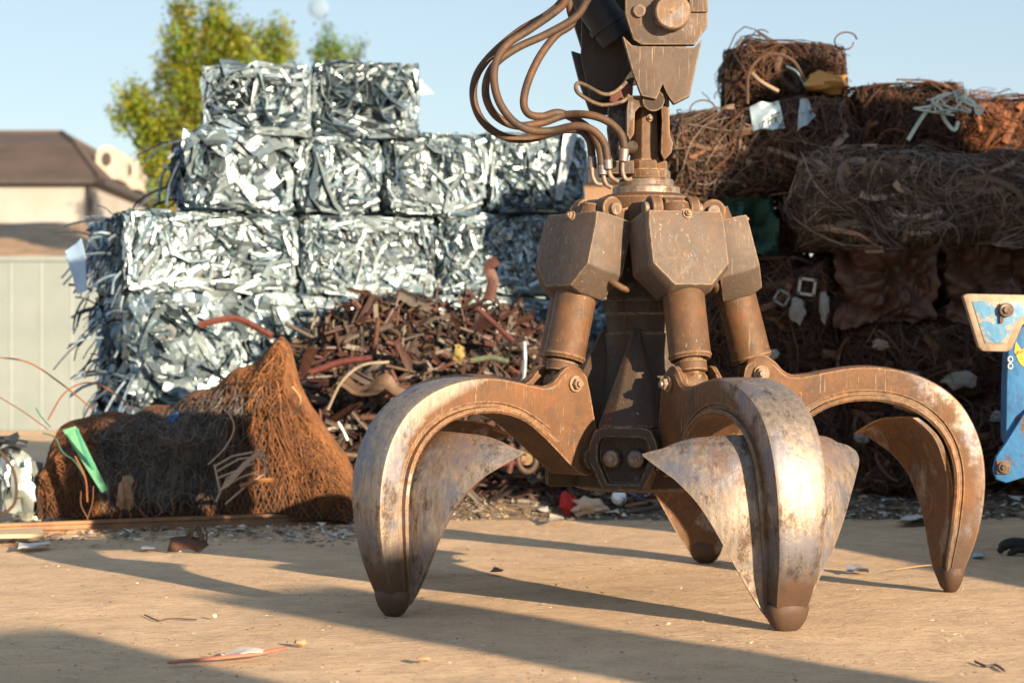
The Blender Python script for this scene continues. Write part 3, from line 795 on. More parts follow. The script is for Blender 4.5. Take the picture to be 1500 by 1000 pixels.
def wires(mb, rnd, L, Dp, H, count, r0, r1, lmin, lmax, curl, pal, fuzz=.03, pref=None, steps=12, faces='FTLR', sides=3):
    fs = {'F': (Vector((-L/2, -Dp/2, 0)), Vector((1, 0, 0)), Vector((0, 0, 1)), Vector((0, -1, 0)), L, H),
          'T': (Vector((-L/2, -Dp/2, H)), Vector((1, 0, 0)), Vector((0, 1, 0)), Vector((0, 0, 1)), L, Dp),
          'L': (Vector((-L/2, Dp/2, 0)), Vector((0, -1, 0)), Vector((0, 0, 1)), Vector((-1, 0, 0)), Dp, H),
          'R': (Vector((L/2, -Dp/2, 0)), Vector((0, 1, 0)), Vector((0, 0, 1)), Vector((1, 0, 0)), Dp, H)}
    wts = [fs[f][4]*fs[f][5]*(1.0 if f == 'F' else .4) for f in faces]
    for _ in range(count):
        f = rnd.choices(faces, wts)[0]; org, eu, ev, en, U, V = fs[f]
        x = rnd.uniform(0, U); y = rnd.uniform(0, V); a = rnd.uniform(0, 6.283) if pref is None or rnd.random() < .35 else pref+rnd.gauss(0, .4)
        LL = rnd.uniform(lmin, lmax); k = rnd.gauss(0, curl); d = -rnd.uniform(-fuzz, .05); dd = rnd.gauss(0, .05)
        pts = []
        for i in range(steps):
            ex = max(0, -x, x-U, -y, y-V)
            xx = min(max(x, -fuzz), U+fuzz); yy = min(max(y, -fuzz), V+fuzz)
            cx_ = max(0, abs(xx/U*2-1)-.72)/.28; cy_ = max(0, abs(yy/V*2-1)-.6)/.4
            p = org+eu*xx+ev*yy; h = noise.noise(p*2.6+Vector((L*7, H*5, 1)))*.13+noise.noise(p*7)*.03-.07*(cx_**2+cy_**2)
            pts.append(p+en*(d+dd*i/steps-min(ex, .2)+h)+Vector((0, 0, noise.noise(p*1.9+Vector((5, L, 0)))*.05)))
            x += math.cos(a)*LL/steps; y += math.sin(a)*LL/steps; a += k*LL/steps+rnd.gauss(0, .15)
        c = rnd.choice(pal); g = rnd.uniform(.5, 1.2)
        if rnd.random() < .07: mb.ribbon(pts[:7], rnd.uniform(.015, .05), en, .2, (c[0]*g*1.3, c[1]*g*1.3, c[2]*g*1.3))
        else: mb.tube(pts, rnd.uniform(r0*.6, r1)*(1.6 if rnd.random() < .08 else 1), sides, (c[0]*g, c[1]*g, c[2]*g), cap=False)

BROWN = [(1, .9, .8), (.8, .7, .6), (.55, .5, .45), (1.2, .9, .6), (.4, .35, .3)]
GREY = [(1.6, 2.1, 2.6), (2.2, 3, 3.8), (1, 1.3, 1.6), (1.2, 1.3, 1.3), (1, .9, .8), (3, 4, 5)]
def wire_bale(x0, y0, x1, y1, D, label, seed, pal=BROWN, count=600, yaw=0, roll=0, depth=.9, r=(.002, .005), ln=(.25, .9), curl=5, fuzz=.03, m=None, name="wire_bale", cat="wire bale", pref=None, amp=.06, faces='FTLR', core=(1, 1, 1)):
    L = (x1-x0)/F_PX*D; H = (y1-y0)/F_PX*D; c = P((x0+x1)/2, y1, D); c.y += depth/2
    root = empty(name, c); root.rotation_euler = (0, R(roll), R(yaw)); tag(root, label, cat, "rusty bales piled on the right")
    rnd = random.Random(seed)
    mb = MB(); lumpy_box(mb, L-.10, depth-.10, H-.07, seed, amp, rnd_=.12); fixn(mb.build("core", M_rustcore, root, smooth=60))
    mb = MB(); wires(mb, rnd, L, depth, H, int(count*1.35), r[0], r[1], ln[0], ln[1], curl, pal, fuzz, pref, faces=faces)
    mb.build("tangled_wire", m or M_rustwire, root, smooth=180)
    return root
DR = 12.9
wire_bale(1078, 72, 1240, 156, DR+.3, "dark square bale at the very top of the right pile holding a yellow lump", 21, count=900, curl=4, fuzz=.035, yaw=-4)
wire_bale(985, 160, 1252, 285, DR, "dark wire bale tilted up to the right, with a white sheet on its upper face", 22, roll=-7, count=1300, pal=BROWN+GREY[:2], curl=4)
wire_bale(1256, 130, 1420, 232, DR+.5, "fuzzy dark brown bale at the top, right of the tilted bale", 23, count=1500, r=(.002, .005), ln=(.1, .4), curl=3, fuzz=.03, yaw=-5, pref=1.4)
wire_bale(1405, 150, 1560, 236, DR+.6, "orange-brown bale at the top right edge of the picture catching sunlight", 24, count=1200, pal=[(1.8, 1.1, .6), (1.3, .8, .5), (.9, .6, .4)], r=(.0015, .004), ln=(.1, .5), curl=4, fuzz=.03)
wire_bale(1186, 232, 1560, 352, DR-.25, "long bale of loose grey wire running off the right edge", 25, count=3600, pal=GREY, r=(.002, .0048), ln=(.3, 1.1), curl=5, fuzz=.05, yaw=2, roll=0)
wire_bale(1040, 283, 1186, 405, DR+.1, "dark brown bale with green netting, just right of the grapple's guards", 26, count=600, curl=4)
wire_bale(1050, 392, 1232, 565, DR-.1, "brown tangled bale with small white frames in it, behind the right cylinder", 27, count=1300, curl=5, fuzz=.05)
wire_bale(925, 300, 1062, 562, DR+.7, "dark bale mostly hidden behind the grapple's cylinders", 28, count=900)
wire_bale(970, 560, 1250, 722, DR-.1, "brown wire bale at the bottom, seen under the grapple's right arched tine", 29, count=1500, curl=6, fuzz=.06)
wire_bale(1240, 478, 1540, 600, DR-.1, "long brown wire bale below the two crushed brown metal bales", 30, count=1900, curl=6, fuzz=.06, pal=BROWN+[(1.2, 1, .8)])
wire_bale(1254, 600, 1560, 722, DR-.2, "lowest brown wire bale between the right tine and the blue machine", 31, count=1900, curl=7, fuzz=.06)
wire_bale(880, 560, 968, 730, DR+.4, "dark bale behind the grapple's central column", 32, count=300)

# crushed dark brown sheet bales
M_crush = mat("crushed_brown_sheet", (.095, .036, .018), .55, .15, base2=(.055, .024, .014), scale=5, bump=.5, bscale=12)
def crush_bale(x0, y0, x1, y1, D, label, seed):
    L = (x1-x0)/F_PX*D; H = (y1-y0)/F_PX*D; depth = .9; c = P((x0+x1)/2, y1, D); c.y += depth/2
    mb = MB(); n = (56, 8, 44); vs = []; idx = {}; fs = []
    def vid(i, j, k):
        if (i, j, k) not in idx:
            p = Vector((-L/2+L*i/n[0], -depth/2+depth*j/n[1], H*k/n[2]))
            q = Vector((p.x*3.2+seed, p.y*3, p.z*3.2)); ww = Vector((noise.noise(q), noise.noise(q+Vector((9, 4, 2))), 0))*.7
            v = noise.voronoi(q+ww)[0]; crease = min(1, (v[1]-v[0])*2.2)
            q2 = q*2.6; v2 = noise.voronoi(q2+ww*2)[0]; cr2 = min(1, (v2[1]-v2[0])*2)
            h = (crease**.8)*.085+(cr2**.9)*.035+abs(noise.noise(Vector((p.x*9+ww.x*3, p.z*2, seed))))*.05+noise.noise(q*6)*.008-.09
            cc = Vector((0, 0, H/2)); nr = Vector(((p.x/(L/2))**5, (p.y/(depth/2))**5, ((p.z-H/2)/(H/2))**5))
            if nr.length > 1e-6: nr = nr.normalized()
            idx[(i, j, k)] = len(vs); vs.append(p+nr*h)
        return idx[(i, j, k)]
    for i in range(n[0]):
        for k in range(n[2]):
            fs.append((vid(i, 0, k), vid(i+1, 0, k), vid(i+1, 0, k+1), vid(i, 0, k+1)))
            fs.append((vid(i, n[1], k), vid(i, n[1], k+1), vid(i+1, n[1], k+1), vid(i+1, n[1], k)))
    for j in range(n[1]):
        for k in range(n[2]):
            fs.append((vid(0, j, k), vid(0, j, k+1), vid(0, j+1, k+1), vid(0, j+1, k)))
            fs.append((vid(n[0], j, k), vid(n[0], j+1, k), vid(n[0], j+1, k+1), vid(n[0], j, k+1)))
        for i in range(n[0]):
            fs.append((vid(i, j, 0), vid(i, j+1, 0), vid(i+1, j+1, 0), vid(i+1, j, 0)))
            fs.append((vid(i, j, n[2]), vid(i+1, j, n[2]), vid(i+1, j+1, n[2]), vid(i, j+1, n[2])))
    mb.add(vs, fs); o = mb.build("crushed_bale", M_crush, smooth=60); o.location = c
    o.data.set_sharp_from_angle(angle=R(24)); tag(o, label, "crushed bale", "crushed brown sheet bales")
crush_bale(1226, 354, 1378, 476, DR-.15, "crushed brown sheet metal bale with puffy folds, left of its twin", 3.3)
crush_bale(1384, 350, 1545, 474, DR-.1, "crushed brown sheet metal bale running off the right edge above the blue machine", 8.1)

# special items in the right pile
def lump(name, c, size, mt, label, cat, seed=1, col_=(1, 1, 1), group=None, amp=.25):
    mb = MB(); n = 14; m = 10; vs = []; fs = []
    for j in range(m+1):
        ph = math.pi*j/m
        for i in range(n):
            t = 2*math.pi*i/n; d = Vector((math.sin(ph)*math.cos(t), math.sin(ph)*math.sin(t), math.cos(ph)))
            h = 1+amp*noise.noise(d*2+Vector((seed, 0, 0)))*1.6+amp*.35*noise.noise(d*4+Vector((0, seed, 0)))
            vs.append(Vector((d.x*size[0], d.y*size[1], d.z*size[2]))*h)
    for j in range(m):
        for i in range(n):
            i2 = (i+1) % n; fs.append((j*n+i, (j+1)*n+i, (j+1)*n+i2, j*n+i2))
    mb.add(vs, fs, col_); o = mb.build(name, mt, smooth=40); o.location = c
    return tag(o, label, cat, group)
lump("foam_lump", P(1210, 122, DR+.25), (.13, .1, .07), M_litter, "mustard yellow crumpled foam lump in the topmost bale", "foam lump", 4, (.50, .26, .07), amp=.4)
sheet("metal_sheet", [P(1103, 192, DR-.08), P(1150, 186, DR-.10), P(1140, 148, DR-.02), P(1098, 156, DR-.02)], .006, M_silver, "crumpled white metal sheet stuck on the tilted dark bale", "metal sheet", c=(1.1, 1.15, 1.1), wob=.035, nn=10)
sheet("metal_sheet", [P(1168, 192, DR-.1), P(1196, 178, DR-.1), P(1184, 146, DR-.04), P(1172, 150, DR-.04)], .006, M_silver, "small torn silver scrap to the right of the white sheet on the tilted bale", "metal sheet", c=(.7, .7, .68), wob=.05, nn=8)
sheet("netting", [P(1052, 370, DR-.05), P(1140, 378, DR-.06), P(1135, 290, DR-.0), P(1062, 292, DR-.0)], .01, M_litter, "dark green netting spilling out between the bales beside the grapple", "netting", c=(.007, .045, .028), wob=.10, nn=14)
def bent(name, pts, r, mt, label, cat, c, group=None, n=6, k=5, flat=None):
    mb = MB(); pts = [Vector(p) for p in pts]; b = pts[0].copy(); b = sum(pts, Vector())/len(pts)
    path = cr([p-b for p in pts], k)
    if flat:
        mb.ribbon(path, flat, Vector((0, -.9, .4)).normalized(), .15, c); v0 = len(mb.v)
        mb.ribbon([p+Vector((0, .006, -.004)) for p in path], flat, Vector((0, -.9, .4)).normalized(), .15, c)
        m = len(path)
        for i in range(m-1):
            for e in (0, 2): mb.f.append((i*3+e, i*3+3+e, v0+i*3+3+e, v0+i*3+e))
    else: mb.tube(path, r, n, c)
    o = mb.build(name, mt, smooth=50); o.location = b
    return tag(o, label, cat, group)
bent("metal_rod", [P(1095, 152, DR-.05), P(1098, 105, DR-.08), P(1125, 80, DR-.08), P(1160, 88, DR-.08), P(1180, 120, DR-.06)], .01, M_rustwire, "thick dark cable arching over the face of the topmost bale", "cable", (.8, .8, .8))
bent("metal_tube", [P(1152, 97, DR-.03), P(1168, 106, DR-.06), P(1180, 126, DR-.04)], .009, M_silver, "short grey tube on the face of the topmost bale, left of the yellow foam", "tube", (.6, .7, .7))
bent("wooden_stick", [P(1102, 108, DR-.02), P(1115, 120, DR-.06), P(1140, 134, DR-.04)], .013, M_litter, "pale bent stick on the left part of the topmost bale", "stick", (.28, .2, .13))
for i, (a, lab) in enumerate([([(1330, 205), (1352, 170), (1372, 146)], "long pale strip leaning up to the knot of white scrap"), ([(1372, 146), (1384, 175), (1398, 190), (1404, 178)], "white V-shaped tube hanging from the knot of white scrap"), ([(1372, 142), (1395, 138), (1420, 152), (1440, 158)], "pale flat strip curving along the top of the fuzzy bale"), ([(1440, 160), (1432, 166), (1424, 148), (1400, 142)], "short bent pale strip at the right end of the knot of white scrap")]):
    bent("metal_strip", [P(x, y, DR-.1) for x, y in a], .016, M_silver, lab, "metal strip", (.9, .8, .62), "white scrap knotted on the fuzzy bale", flat=.024)
bent("wire", [P(1440, 150, DR), P(1465, 141, DR), P(1492, 137, DR)], .004, M_silver, "thin straight grey wire sticking up at the top right against the sky", "wire", (.6, .6, .6))
for i, (x, y, s, ro) in enumerate([(1182, 420, .085, 8), (1145, 436, .07, 30)]):
    mb = MB(); fr = []
    M = Matrix.Rotation(R(ro), 4, 'Y')
    for a in range(4):
        q = Matrix.Rotation(R(90*a), 4, 'Y'); mb.box(-s*.62, s*.62, -.01, .01, s*.45, s*.64, M @ q)
    o = mb.build("square_frame", M_litter); o.location = P(x, y, DR-.24)
    mb.c = []; tag(o, ("white square frame tilted slightly on the brown tangled bale", "grey square frame turned on its corner on the brown tangled bale")[i], "frame")
    at = o.data.attributes["tint"]; cc = ((.4, .38, .33), (.2, .2, .19))[i]
    at.data.foreach_set("color", [x_ for _ in o.data.vertices for x_ in (*cc, 1)])
for i, (x, y, sx, sz, lab) in enumerate([(1168, 455, .05, .075, "crumpled grey plastic bag on the tangled bale under the white frame"), (1405, 556, .11, .05, "crumpled white plastic lying on the wire bale left of the blue machine"), (1332, 548, .06, .02, "small pale sheet on the long wire bale above the right tine"), (1207, 450, .03, .09, "narrow grey plastic strip beside the grey bag")]):
    lump("plastic_bag", P(x, y, DR-.24), (sx, .03, sz), M_litter, lab, "plastic bag", i+2, (.22, .21, .195), amp=.3)
for k_ in range(7):
    rn_ = random.Random(40+k_); x0_, y0_ = 1375+rn_.uniform(-15, 45), 150+rn_.uniform(-8, 14)
    bent("metal_strip", [P(x0_+q*rn_.uniform(6, 16)*rn_.choice((-1, 1, 1)), y0_+rn_.uniform(-12, 16), DR-.12-.01*k_) for q in range(4)], .007, M_silver, "thin pale strip tangled in the knot of white scrap on the fuzzy bale", "metal strip", (.9, .82, .66), "thin strips of the white knot", n=5)
for i, (x, y, lab) in enumerate([(1262, 640, "small grey rag low on the bottom brown bale, left end"), (1318, 590, "pale torn scrap in the middle of the bottom brown bales"), (1130, 520, "small dull white scrap behind the right cylinder's rod"), (1460, 610, "grey scrap on the lowest bale just left of the blue machine"), (1290, 505, "brownish white scrap just above the right arched tine")]):
    lump("scrap_rag", P(x, y, DR-.3), (.045, .03, .03), M_litter, lab, "rag", i+20, ((.2, .19, .18), (.25, .2, .15), (.3, .28, .25), (.18, .18, .19), (.22, .17, .13))[i], amp=.45)
# pale wire tufts in the right pile as coiled wires on top
for i, (x, y, rr, lab) in enumerate([(1240, 58, .05, "small rusty wire curl on the topmost bale's right corner"), (1030, 160, .06, "dark wire loop standing on the left end of the tilted bale"), (1310, 205, .07, "rusty wire loop between the fuzzy bale and the grey wire bale")]):
    bent("wire_loop", [P(x, y, DR)+Vector((rr*math.cos(t)*1.3, .02*t, rr*math.sin(t))) for t in [k*.7 for k in range(10)]], .005, M_rustwire, lab, "wire loop", (1.2, .8, .5))
# ================================================================== RUSTY MESH BUNDLE
def interp(tab, x):
    if x <= tab[0][0]: return tab[0][1]
    for (a, b), (c, d) in zip(tab, tab[1:]):
        if x <= c: return b+(d-b)*(x-a)/(c-a)
    return tab[-1][1]
TOP = [(55, 650), (70, 622), (110, 603), (180, 600), (240, 584), (300, 558), (350, 528), (388, 500), (402, 489), (412, 494), (424, 545), (444, 592), (470, 628), (495, 660), (510, 695), (518, 745)]
DB = 11.95
def bundle_pt(px, v, lift=0):
    """v 0 front bottom, .5 top, 1 back bottom"""
    yt = interp(TOP, px); H = (762-yt)/F_PX*DB
    v = min(.99, max(.004, v)); a = math.pi*v; hh = math.sin(a)**.62; dd = -math.cos(a)
    dep = .42
    pass
    Y = DB+.42+dd*dep
    x = (px-750)/F_PX*DB
    p = Vector((x, Y, .0+H*hh*(1.0+.02*math.sin(px*.1))))
    q = Vector((x*3, Y*3, p.z*3)); h = noise.noise(q*1.3)*.13+noise.noise(q*3)*.06
    p += Vector((0, -1, .15))*(h+lift)*(1 if v < .5 else -1)*(1-math.sin(a)**8)*(.3+.7*math.sin(a))
    return p
M_mesh = mat("rusty_mesh", (.20, .085, .032), .85, 0, attr=True, scale=5, base2=(.10, .042, .018), bump=.4)
M_meshcore = mat("rusty_bundle_core", (.055, .024, .011), .95, 0, base2=(.022, .011, .007), scale=5, bump=.9, bscale=30)
b0 = P(280, 762, DB); b0.z = 0; b0.y += .4
bun = empty("wire_mesh_bundle", b0); tag(bun, "big slumped bundle of rusty orange wire mesh with a peak, lying behind the steel rail", "wire bundle")
mb = MB(); nu, nv = 90, 26; vs = []; fs = []
for i in range(nu+1):
    px = 56+(513-56)*i/nu
    for j in range(nv+1): vs.append(bundle_pt(px, j/nv, -.02)-b0)
for i in range(nu):
    for j in range(nv):
        k = i*(nv+1)+j; fs.append((k, k+nv+1, k+nv+2, k+1))
fs.append(tuple(range(nv+1))); fs.append(tuple(nu*(nv+1)+j for j in range(nv, -1, -1)))
mb.add(vs, fs); fixn(mb.build("core", M_meshcore, bun, smooth=70))
rnd = random.Random(5); mb = MB()
for sgn in (1, -1):
    k = -110
    while k < 235:
        run = []
        for s in range(0, 60):
            v = s/60*.72; px = 56+k*3.6+sgn*s*6.2
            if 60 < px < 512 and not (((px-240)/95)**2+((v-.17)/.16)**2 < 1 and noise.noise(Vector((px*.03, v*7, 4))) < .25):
                run.append(bundle_pt(px+7*noise.noise(Vector((px*.035, v*5, sgn))), min(.74, v+.012*noise.noise(Vector((px*.05, v*8, 7)))), .004+.012*noise.noise(Vector((px*.04, v*9, 2))))-b0)
            else:
                if len(run) > 2: mb.tube(run, .0035, 3, tuple(rnd.uniform(.6, 1.2) for _ in (1,))*3, cap=False)
                run = []
        if len(run) > 2:
            g = rnd.uniform(.45, 1.4); mb.tube(run, rnd.uniform(.0025, .0042), 3, (g, g*rnd.uniform(.9, 1.25), g), cap=False)
        k += 2.1
mb.build("mesh_wires", M_mesh, bun, smooth=180)
mb = MB(); mbd = MB()
for _ in range(3000):
    px = rnd.uniform(66, 508); v = rnd.uniform(.01, .5)
    if rnd.random() < .45: px = rnd.gauss(240, 50); v = min(.48, max(.02, rnd.gauss(.16, .09)))
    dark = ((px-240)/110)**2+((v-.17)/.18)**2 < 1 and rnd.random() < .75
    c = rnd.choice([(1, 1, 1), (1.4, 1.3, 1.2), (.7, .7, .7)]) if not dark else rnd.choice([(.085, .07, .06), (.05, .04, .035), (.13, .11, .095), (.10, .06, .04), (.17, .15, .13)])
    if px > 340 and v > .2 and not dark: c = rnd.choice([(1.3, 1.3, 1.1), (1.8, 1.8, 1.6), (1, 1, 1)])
    pts = []; a = rnd.uniform(0, 6.28); k = rnd.gauss(0, .5) if dark else rnd.gauss(0, .3); st = rnd.uniform(4, 9) if dark else rnd.uniform(2, 5)
    lf = rnd.uniform(0, .05 if dark else .03)
    for s in range(9):
        if not (58 < px < 511 and 0.005 < v < .75): break
        pts.append(bundle_pt(px, v, lf)-b0); px += math.cos(a)*st; v += math.sin(a)*st*.0035; a += k+rnd.gauss(0, .2)
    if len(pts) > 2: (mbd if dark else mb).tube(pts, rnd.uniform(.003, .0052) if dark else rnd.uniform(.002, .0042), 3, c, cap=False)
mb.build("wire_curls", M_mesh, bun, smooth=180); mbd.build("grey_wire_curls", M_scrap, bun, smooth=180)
# blue scrap, white basket, green strips, wires around the bundle
lump("plastic_bag", bundle_pt(248, .28, .05), (.035, .02, .03), M_litter, "small blue rag in the middle of the rusty mesh bundle", "rag", 3, (.03, .12, .35), amp=.8)
def bp(px, py, D=11.55): return P(px, py, D)
sheet("metal_strip", [bp(150, 722, 11.5), bp(159, 718, 11.5), bp(112, 625, 11.7), bp(93, 631, 11.7)], .012, M_litter, "light green metal strip leaning on the left end of the rusty bundle", "metal strip", c=(.13, .38, .21), wob=.006)
bent("metal_strip", [bp(112, 628), bp(124, 660), bp(142, 695), bp(158, 722)], .01, M_litter, "thin dark green strip just right of the light green strip", "metal strip", (.03, .22, .14), flat=.02)
bent("wire", [bp(63, 634), bp(80, 640), bp(92, 662), bp(110, 676), bp(125, 700)], .004, M_litter, "dark green wire curling down behind the light green strip", "wire", (.02, .12, .09))
bent("wire", [bp(-20, 522, 11.9), bp(40, 530, 11.9), bp(90, 562, 11.9), bp(135, 598, 11.9)], .005, M_mesh, "long rusty wire arching in from the left edge to the bundle", "wire", (1.3, 1.2, 1.2))
bent("wire", [bp(70, 615, 11.8), bp(95, 575, 11.8), bp(130, 560, 11.8), bp(165, 574, 11.8), bp(195, 600, 11.8)], .005, M_mesh, "rusty wire looping above the left end of the bundle", "wire", (1.3, 1.2, 1.2))
bent("wire", [bp(-20, 570, 11.8), bp(30, 600, 11.8), bp(70, 628, 11.8)], .004, M_rustwire, "straight dark wire sloping down from the left edge to the green strip", "wire", (1.5, 1.5, 1.5))
bent("wire", [bp(52, 597, 11.8), bp(62, 612, 11.8), bp(74, 625, 11.8)], .004, M_litter, "short dark green wire poking up left of the bundle", "wire", (.03, .12, .09))
bent("metal_bar", [bp(292, 476, 12.3), bp(325, 468, 12.3), bp(352, 468, 12.3), bp(398, 492, 12.25)], .022, M_scrap, "dark red flattened bar sticking out left of the bundle's peak", "metal bar", (.16, .05, .035), n=6)
bent("wire", [bp(285, 590), bp(305, 586), bp(330, 600), bp(343, 625), bp(330, 655), bp(305, 680)], .0045, M_litter, "pale thin cable curved over the middle of the bundle", "cable", (.42, .32, .22))
bent("wire", [bp(428, 566), bp(440, 585), bp(430, 608)], .006, M_litter, "short tan hooked wire on the bundle's right shoulder", "wire", (.4, .26, .13))
bk = empty("broken_basket", bp(350, 690, 11.45)); tag(bk, "broken white wire and plastic basket leaning on the front of the rusty bundle", "basket")
mb = MB(); bo = bk.location
for a in ([(316, 735), (333, 700), (385, 662)], [(330, 738), (360, 712), (392, 690)], [(386, 662), (388, 680), (393, 692)], [(314, 680), (322, 718)], [(316, 682), (340, 668), (370, 662)], [(318, 690), (350, 672), (380, 668)], [(322, 718), (350, 700), (378, 690)], [(318, 700), (345, 690), (372, 678)]):
    mb.tube([bp(x, y, 11.45)-bo for x, y in a], .006, 6, (.42, .33, .24))
mb.build("rim_wire", M_litter, bk, smooth=60)
sheet("panel", [bp(314, 736, 11.44)-bo, bp(332, 726, 11.44)-bo, bp(388, 664, 11.44)-bo, bp(352, 692, 11.44)-bo], .008, M_litter, c=(.45, .34, .24), parent=bk, wob=.006)
bent("tube", [bp(352, 712, 11.4), bp(380, 704, 11.4), bp(404, 702, 11.4)], .014, M_litter, "short orange tan tube beside the broken white basket", "tube", (.28, .12, .04))
lump("cloth_rag", bp(184, 722, 11.5), (.045, .03, .085), M_litter, "tan and white torn rag low on the bundle right of the green strip", "rag", 6, (.30, .18, .10), amp=.5)
bent("wire", [bp(110, 668, 11.5), bp(125, 700, 11.5), bp(128, 735, 11.5)], .005, M_mesh, "orange wire running down the dark left end of the bundle", "wire", (1.6, 1.3, 1))
for i in range(9):
    x = 120+i*16+rnd.uniform(-5, 5); h = rnd.uniform(20, 60)
    bent("wire", [bp(x, 760-h, 11.5), bp(x+rnd.uniform(-8, 12), 760-h*.5, 11.45), bp(x+rnd.uniform(-14, 20), 760, 11.45)], .003, M_rustwire, "thin dark wire hanging down the front of the rusty bundle", "wire", (1.6, 1.3, 1.1), group="wires hanging from the bundle")
# shiny crumpled metal at the far left edge
for i, (x, y, sx, sz, lab) in enumerate([(36, 715, .09, .16, "shiny crumpled metal sheet standing left of the rusty bundle"), (4, 700, .07, .13, "shiny crumpled metal piece cut by the left edge"), (14, 650, .10, .05, "dark crumpled metal lying on top of the shiny pieces at the left edge"), (40, 755, .08, .03, "small shiny crumpled piece at the foot of the shiny sheet")]):
    lump("crumpled_metal", P(x, y, 12.0), (sx, .08, sz), M_silver, lab, "scrap metal", i*3+2, ((.8, .75, .65), (.5, .5, .5), (.12, .12, .13), (.9, .8, .6))[i], amp=.6)
bent("cable", [P(-5, 655, 11.85), P(20, 690, 11.8), P(22, 735, 11.8), P(-5, 760, 11.8)], .009, M_hose, "black cable hanging in front of the shiny metal at the left edge", "cable", (.1, .1, .1))

# ================================================================== SCRAP HEAP
HT = [(405, 640), (425, 560), (450, 490), (500, 452), (560, 440), (640, 438), (700, 448), (760, 466), (830, 500), (900, 560), (960, 640)]
def heap_pt(px, f):
    """f 0 = foot of the heap, 1 = its top line"""
    yt = interp(HT, px); Hh = CAMZ+(HOR-yt)/F_PX*13.5
    D = 12.55+(13.5-12.55)*f
    x = (px-750)/F_PX*D
    z = Hh*f**.9
    p = Vector((x, D, z)); q = p*2.5
    return p+Vector((0, -1, .6))*noise.noise(q)*.09
mb = MB(); vs = []; fs = []; nu, nv = 60, 24
for i in range(nu+1):
    for j in range(nv+1):
        px = 400+560*i/nu
        if j <= 20: vs.append(heap_pt(px, j/20)+Vector((0, .05, -.05)))
        else:
            p = heap_pt(px, 1); vs.append(Vector((p.x, p.y+.1*(j-20), max(0, p.z-.05-.4*(j-20)))))
for i in range(nu):
    for j in range(nv):
        k = i*(nv+1)+j; fs.append((k, k+nv+1, k+nv+2, k+1))
mb.add(vs, fs, (.04, .02, .016))
rnd = random.Random(11)
SC = [(.062, .024, .018), (.045, .022, .017), (.085, .036, .026), (.05, .03, .02), (.03, .022, .019), (.08, .068, .06), (.11, .072, .045), (.028, .02, .017), (.085, .032, .026)]
def piece(mbx, o, rn, size, c, d=None):
    d = d or Vector((rn.gauss(0, 1), rn.gauss(0, .5), rn.gauss(0, .55))).normalized(); p = Vector((0, 0, 0))-d*size/2; pts = []
    for s in range(6):
        pts.append(o+p.copy()); p = p+d*size/5; d = (d+Vector((rn.gauss(0, .07), rn.gauss(0, .07), rn.gauss(0, .07)))).normalized()
    return pts
for _ in range(2600):
    p = heap_pt(rnd.uniform(410, 950), rnd.random()**.8)+Vector((0, rnd.uniform(-.04, .05), 0))
    s = rnd.uniform(.08, .38); c = rnd.choice(SC+[(.22, .2, .17)]); g = rnd.uniform(.6, 1.4)
    pts = piece(mb, p, rnd, s, c)
    nn = Vector((rnd.gauss(0, .5), -1, rnd.gauss(.5, .5))).normalized()
    mb.ribbon(pts, rnd.uniform(.008, .034), nn, rnd.uniform(-.3, .3), tuple(x*g for x in c))
hs = mb.build("small_scrap", M_scrap, smooth=40); tag(hs, "dark red and brown mass of small rusty scrap under the larger pieces", "scrap", kind="stuff")
KINDS = {"pipe": "dull dark red pipe piece lying in the rusty scrap heap", "channel": "bent rusty channel piece lying in the rusty scrap heap", "plate": "torn rusty plate lying in the rusty scrap heap", "rod": "thin bent rod lying in the rusty scrap heap"}
HG = "pieces of the rusty scrap heap"
for i in range(170):
    kd = rnd.choices(list(KINDS), (4, 6, 3, 3))[0]
    px = rnd.uniform(425, 860); f = rnd.uniform(.05, 1.0)
    o = heap_pt(px, f)+Vector((0, -.05, .02)); size = rnd.uniform(.15, .5); c = rnd.choice(SC[:5]+SC[:3]+SC[5:7]); g = rnd.uniform(.8, 1.6); c = tuple(x*g for x in c)
    pts = [p-o for p in piece(None, o, rnd, size, c)]; mb = MB()
    if kd == "pipe": mb.tube(pts[::5] if rnd.random() < .5 else pts, rnd.uniform(.009, .018), 10, c, cap=True)
    elif kd == "rod":
        c = rnd.choice([(.25, .22, .19), (.12, .08, .06), (.16, .05, .04)]); mb.tube(pts, rnd.uniform(.005, .009), 6, c)
    elif kd == "channel":
        wv = rnd.uniform(.03, .055); n0 = Vector((rnd.gauss(0, .4), -1, rnd.gauss(.4, .4))).normalized()
        vs = []; m = 6; fs = []
        for q, p in enumerate(pts):
            t = (pts[min(q+1, 5)]-pts[max(q-1, 0)]).normalized(); b = t.cross(n0).normalized(); nn = b.cross(t)
            for a_, h_ in ((-1, .5), (-1, -.1), (1, -.1), (1, .5), (.85, .5), (.85, 0), (-.85, 0), (-.85, .5)): vs.append(p+b*a_*wv/2+nn*h_*wv*.8)
        for q in range(5):
            for k in range(8): fs.append((q*8+k, q*8+(k+1) % 8, q*8+8+(k+1) % 8, q*8+8+k))
        fs.append(tuple(range(8))); fs.append(tuple(40+k for k in range(7, -1, -1)))
        mb.add(vs, fs, c)
    else:
        wv = rnd.uniform(.06, .14); n0 = Vector((rnd.gauss(0, .4), -1, rnd.gauss(.5, .4))).normalized()
        for sft in (0, .006):
            mb.ribbon([p+n0*sft for p in pts], [wv*rnd.uniform(.6, 1) for _ in pts], n0, .2, c)
        for q in range(5):
            for e in (0, 2): mb.f.append((q*3+e, q*3+3+e, 18+q*3+3+e, 18+q*3+e))
    ob = mb.build("scrap_"+kd, M_scrap, smooth=40); ob.location = o; tag(ob, KINDS[kd], "scrap "+kd, HG)
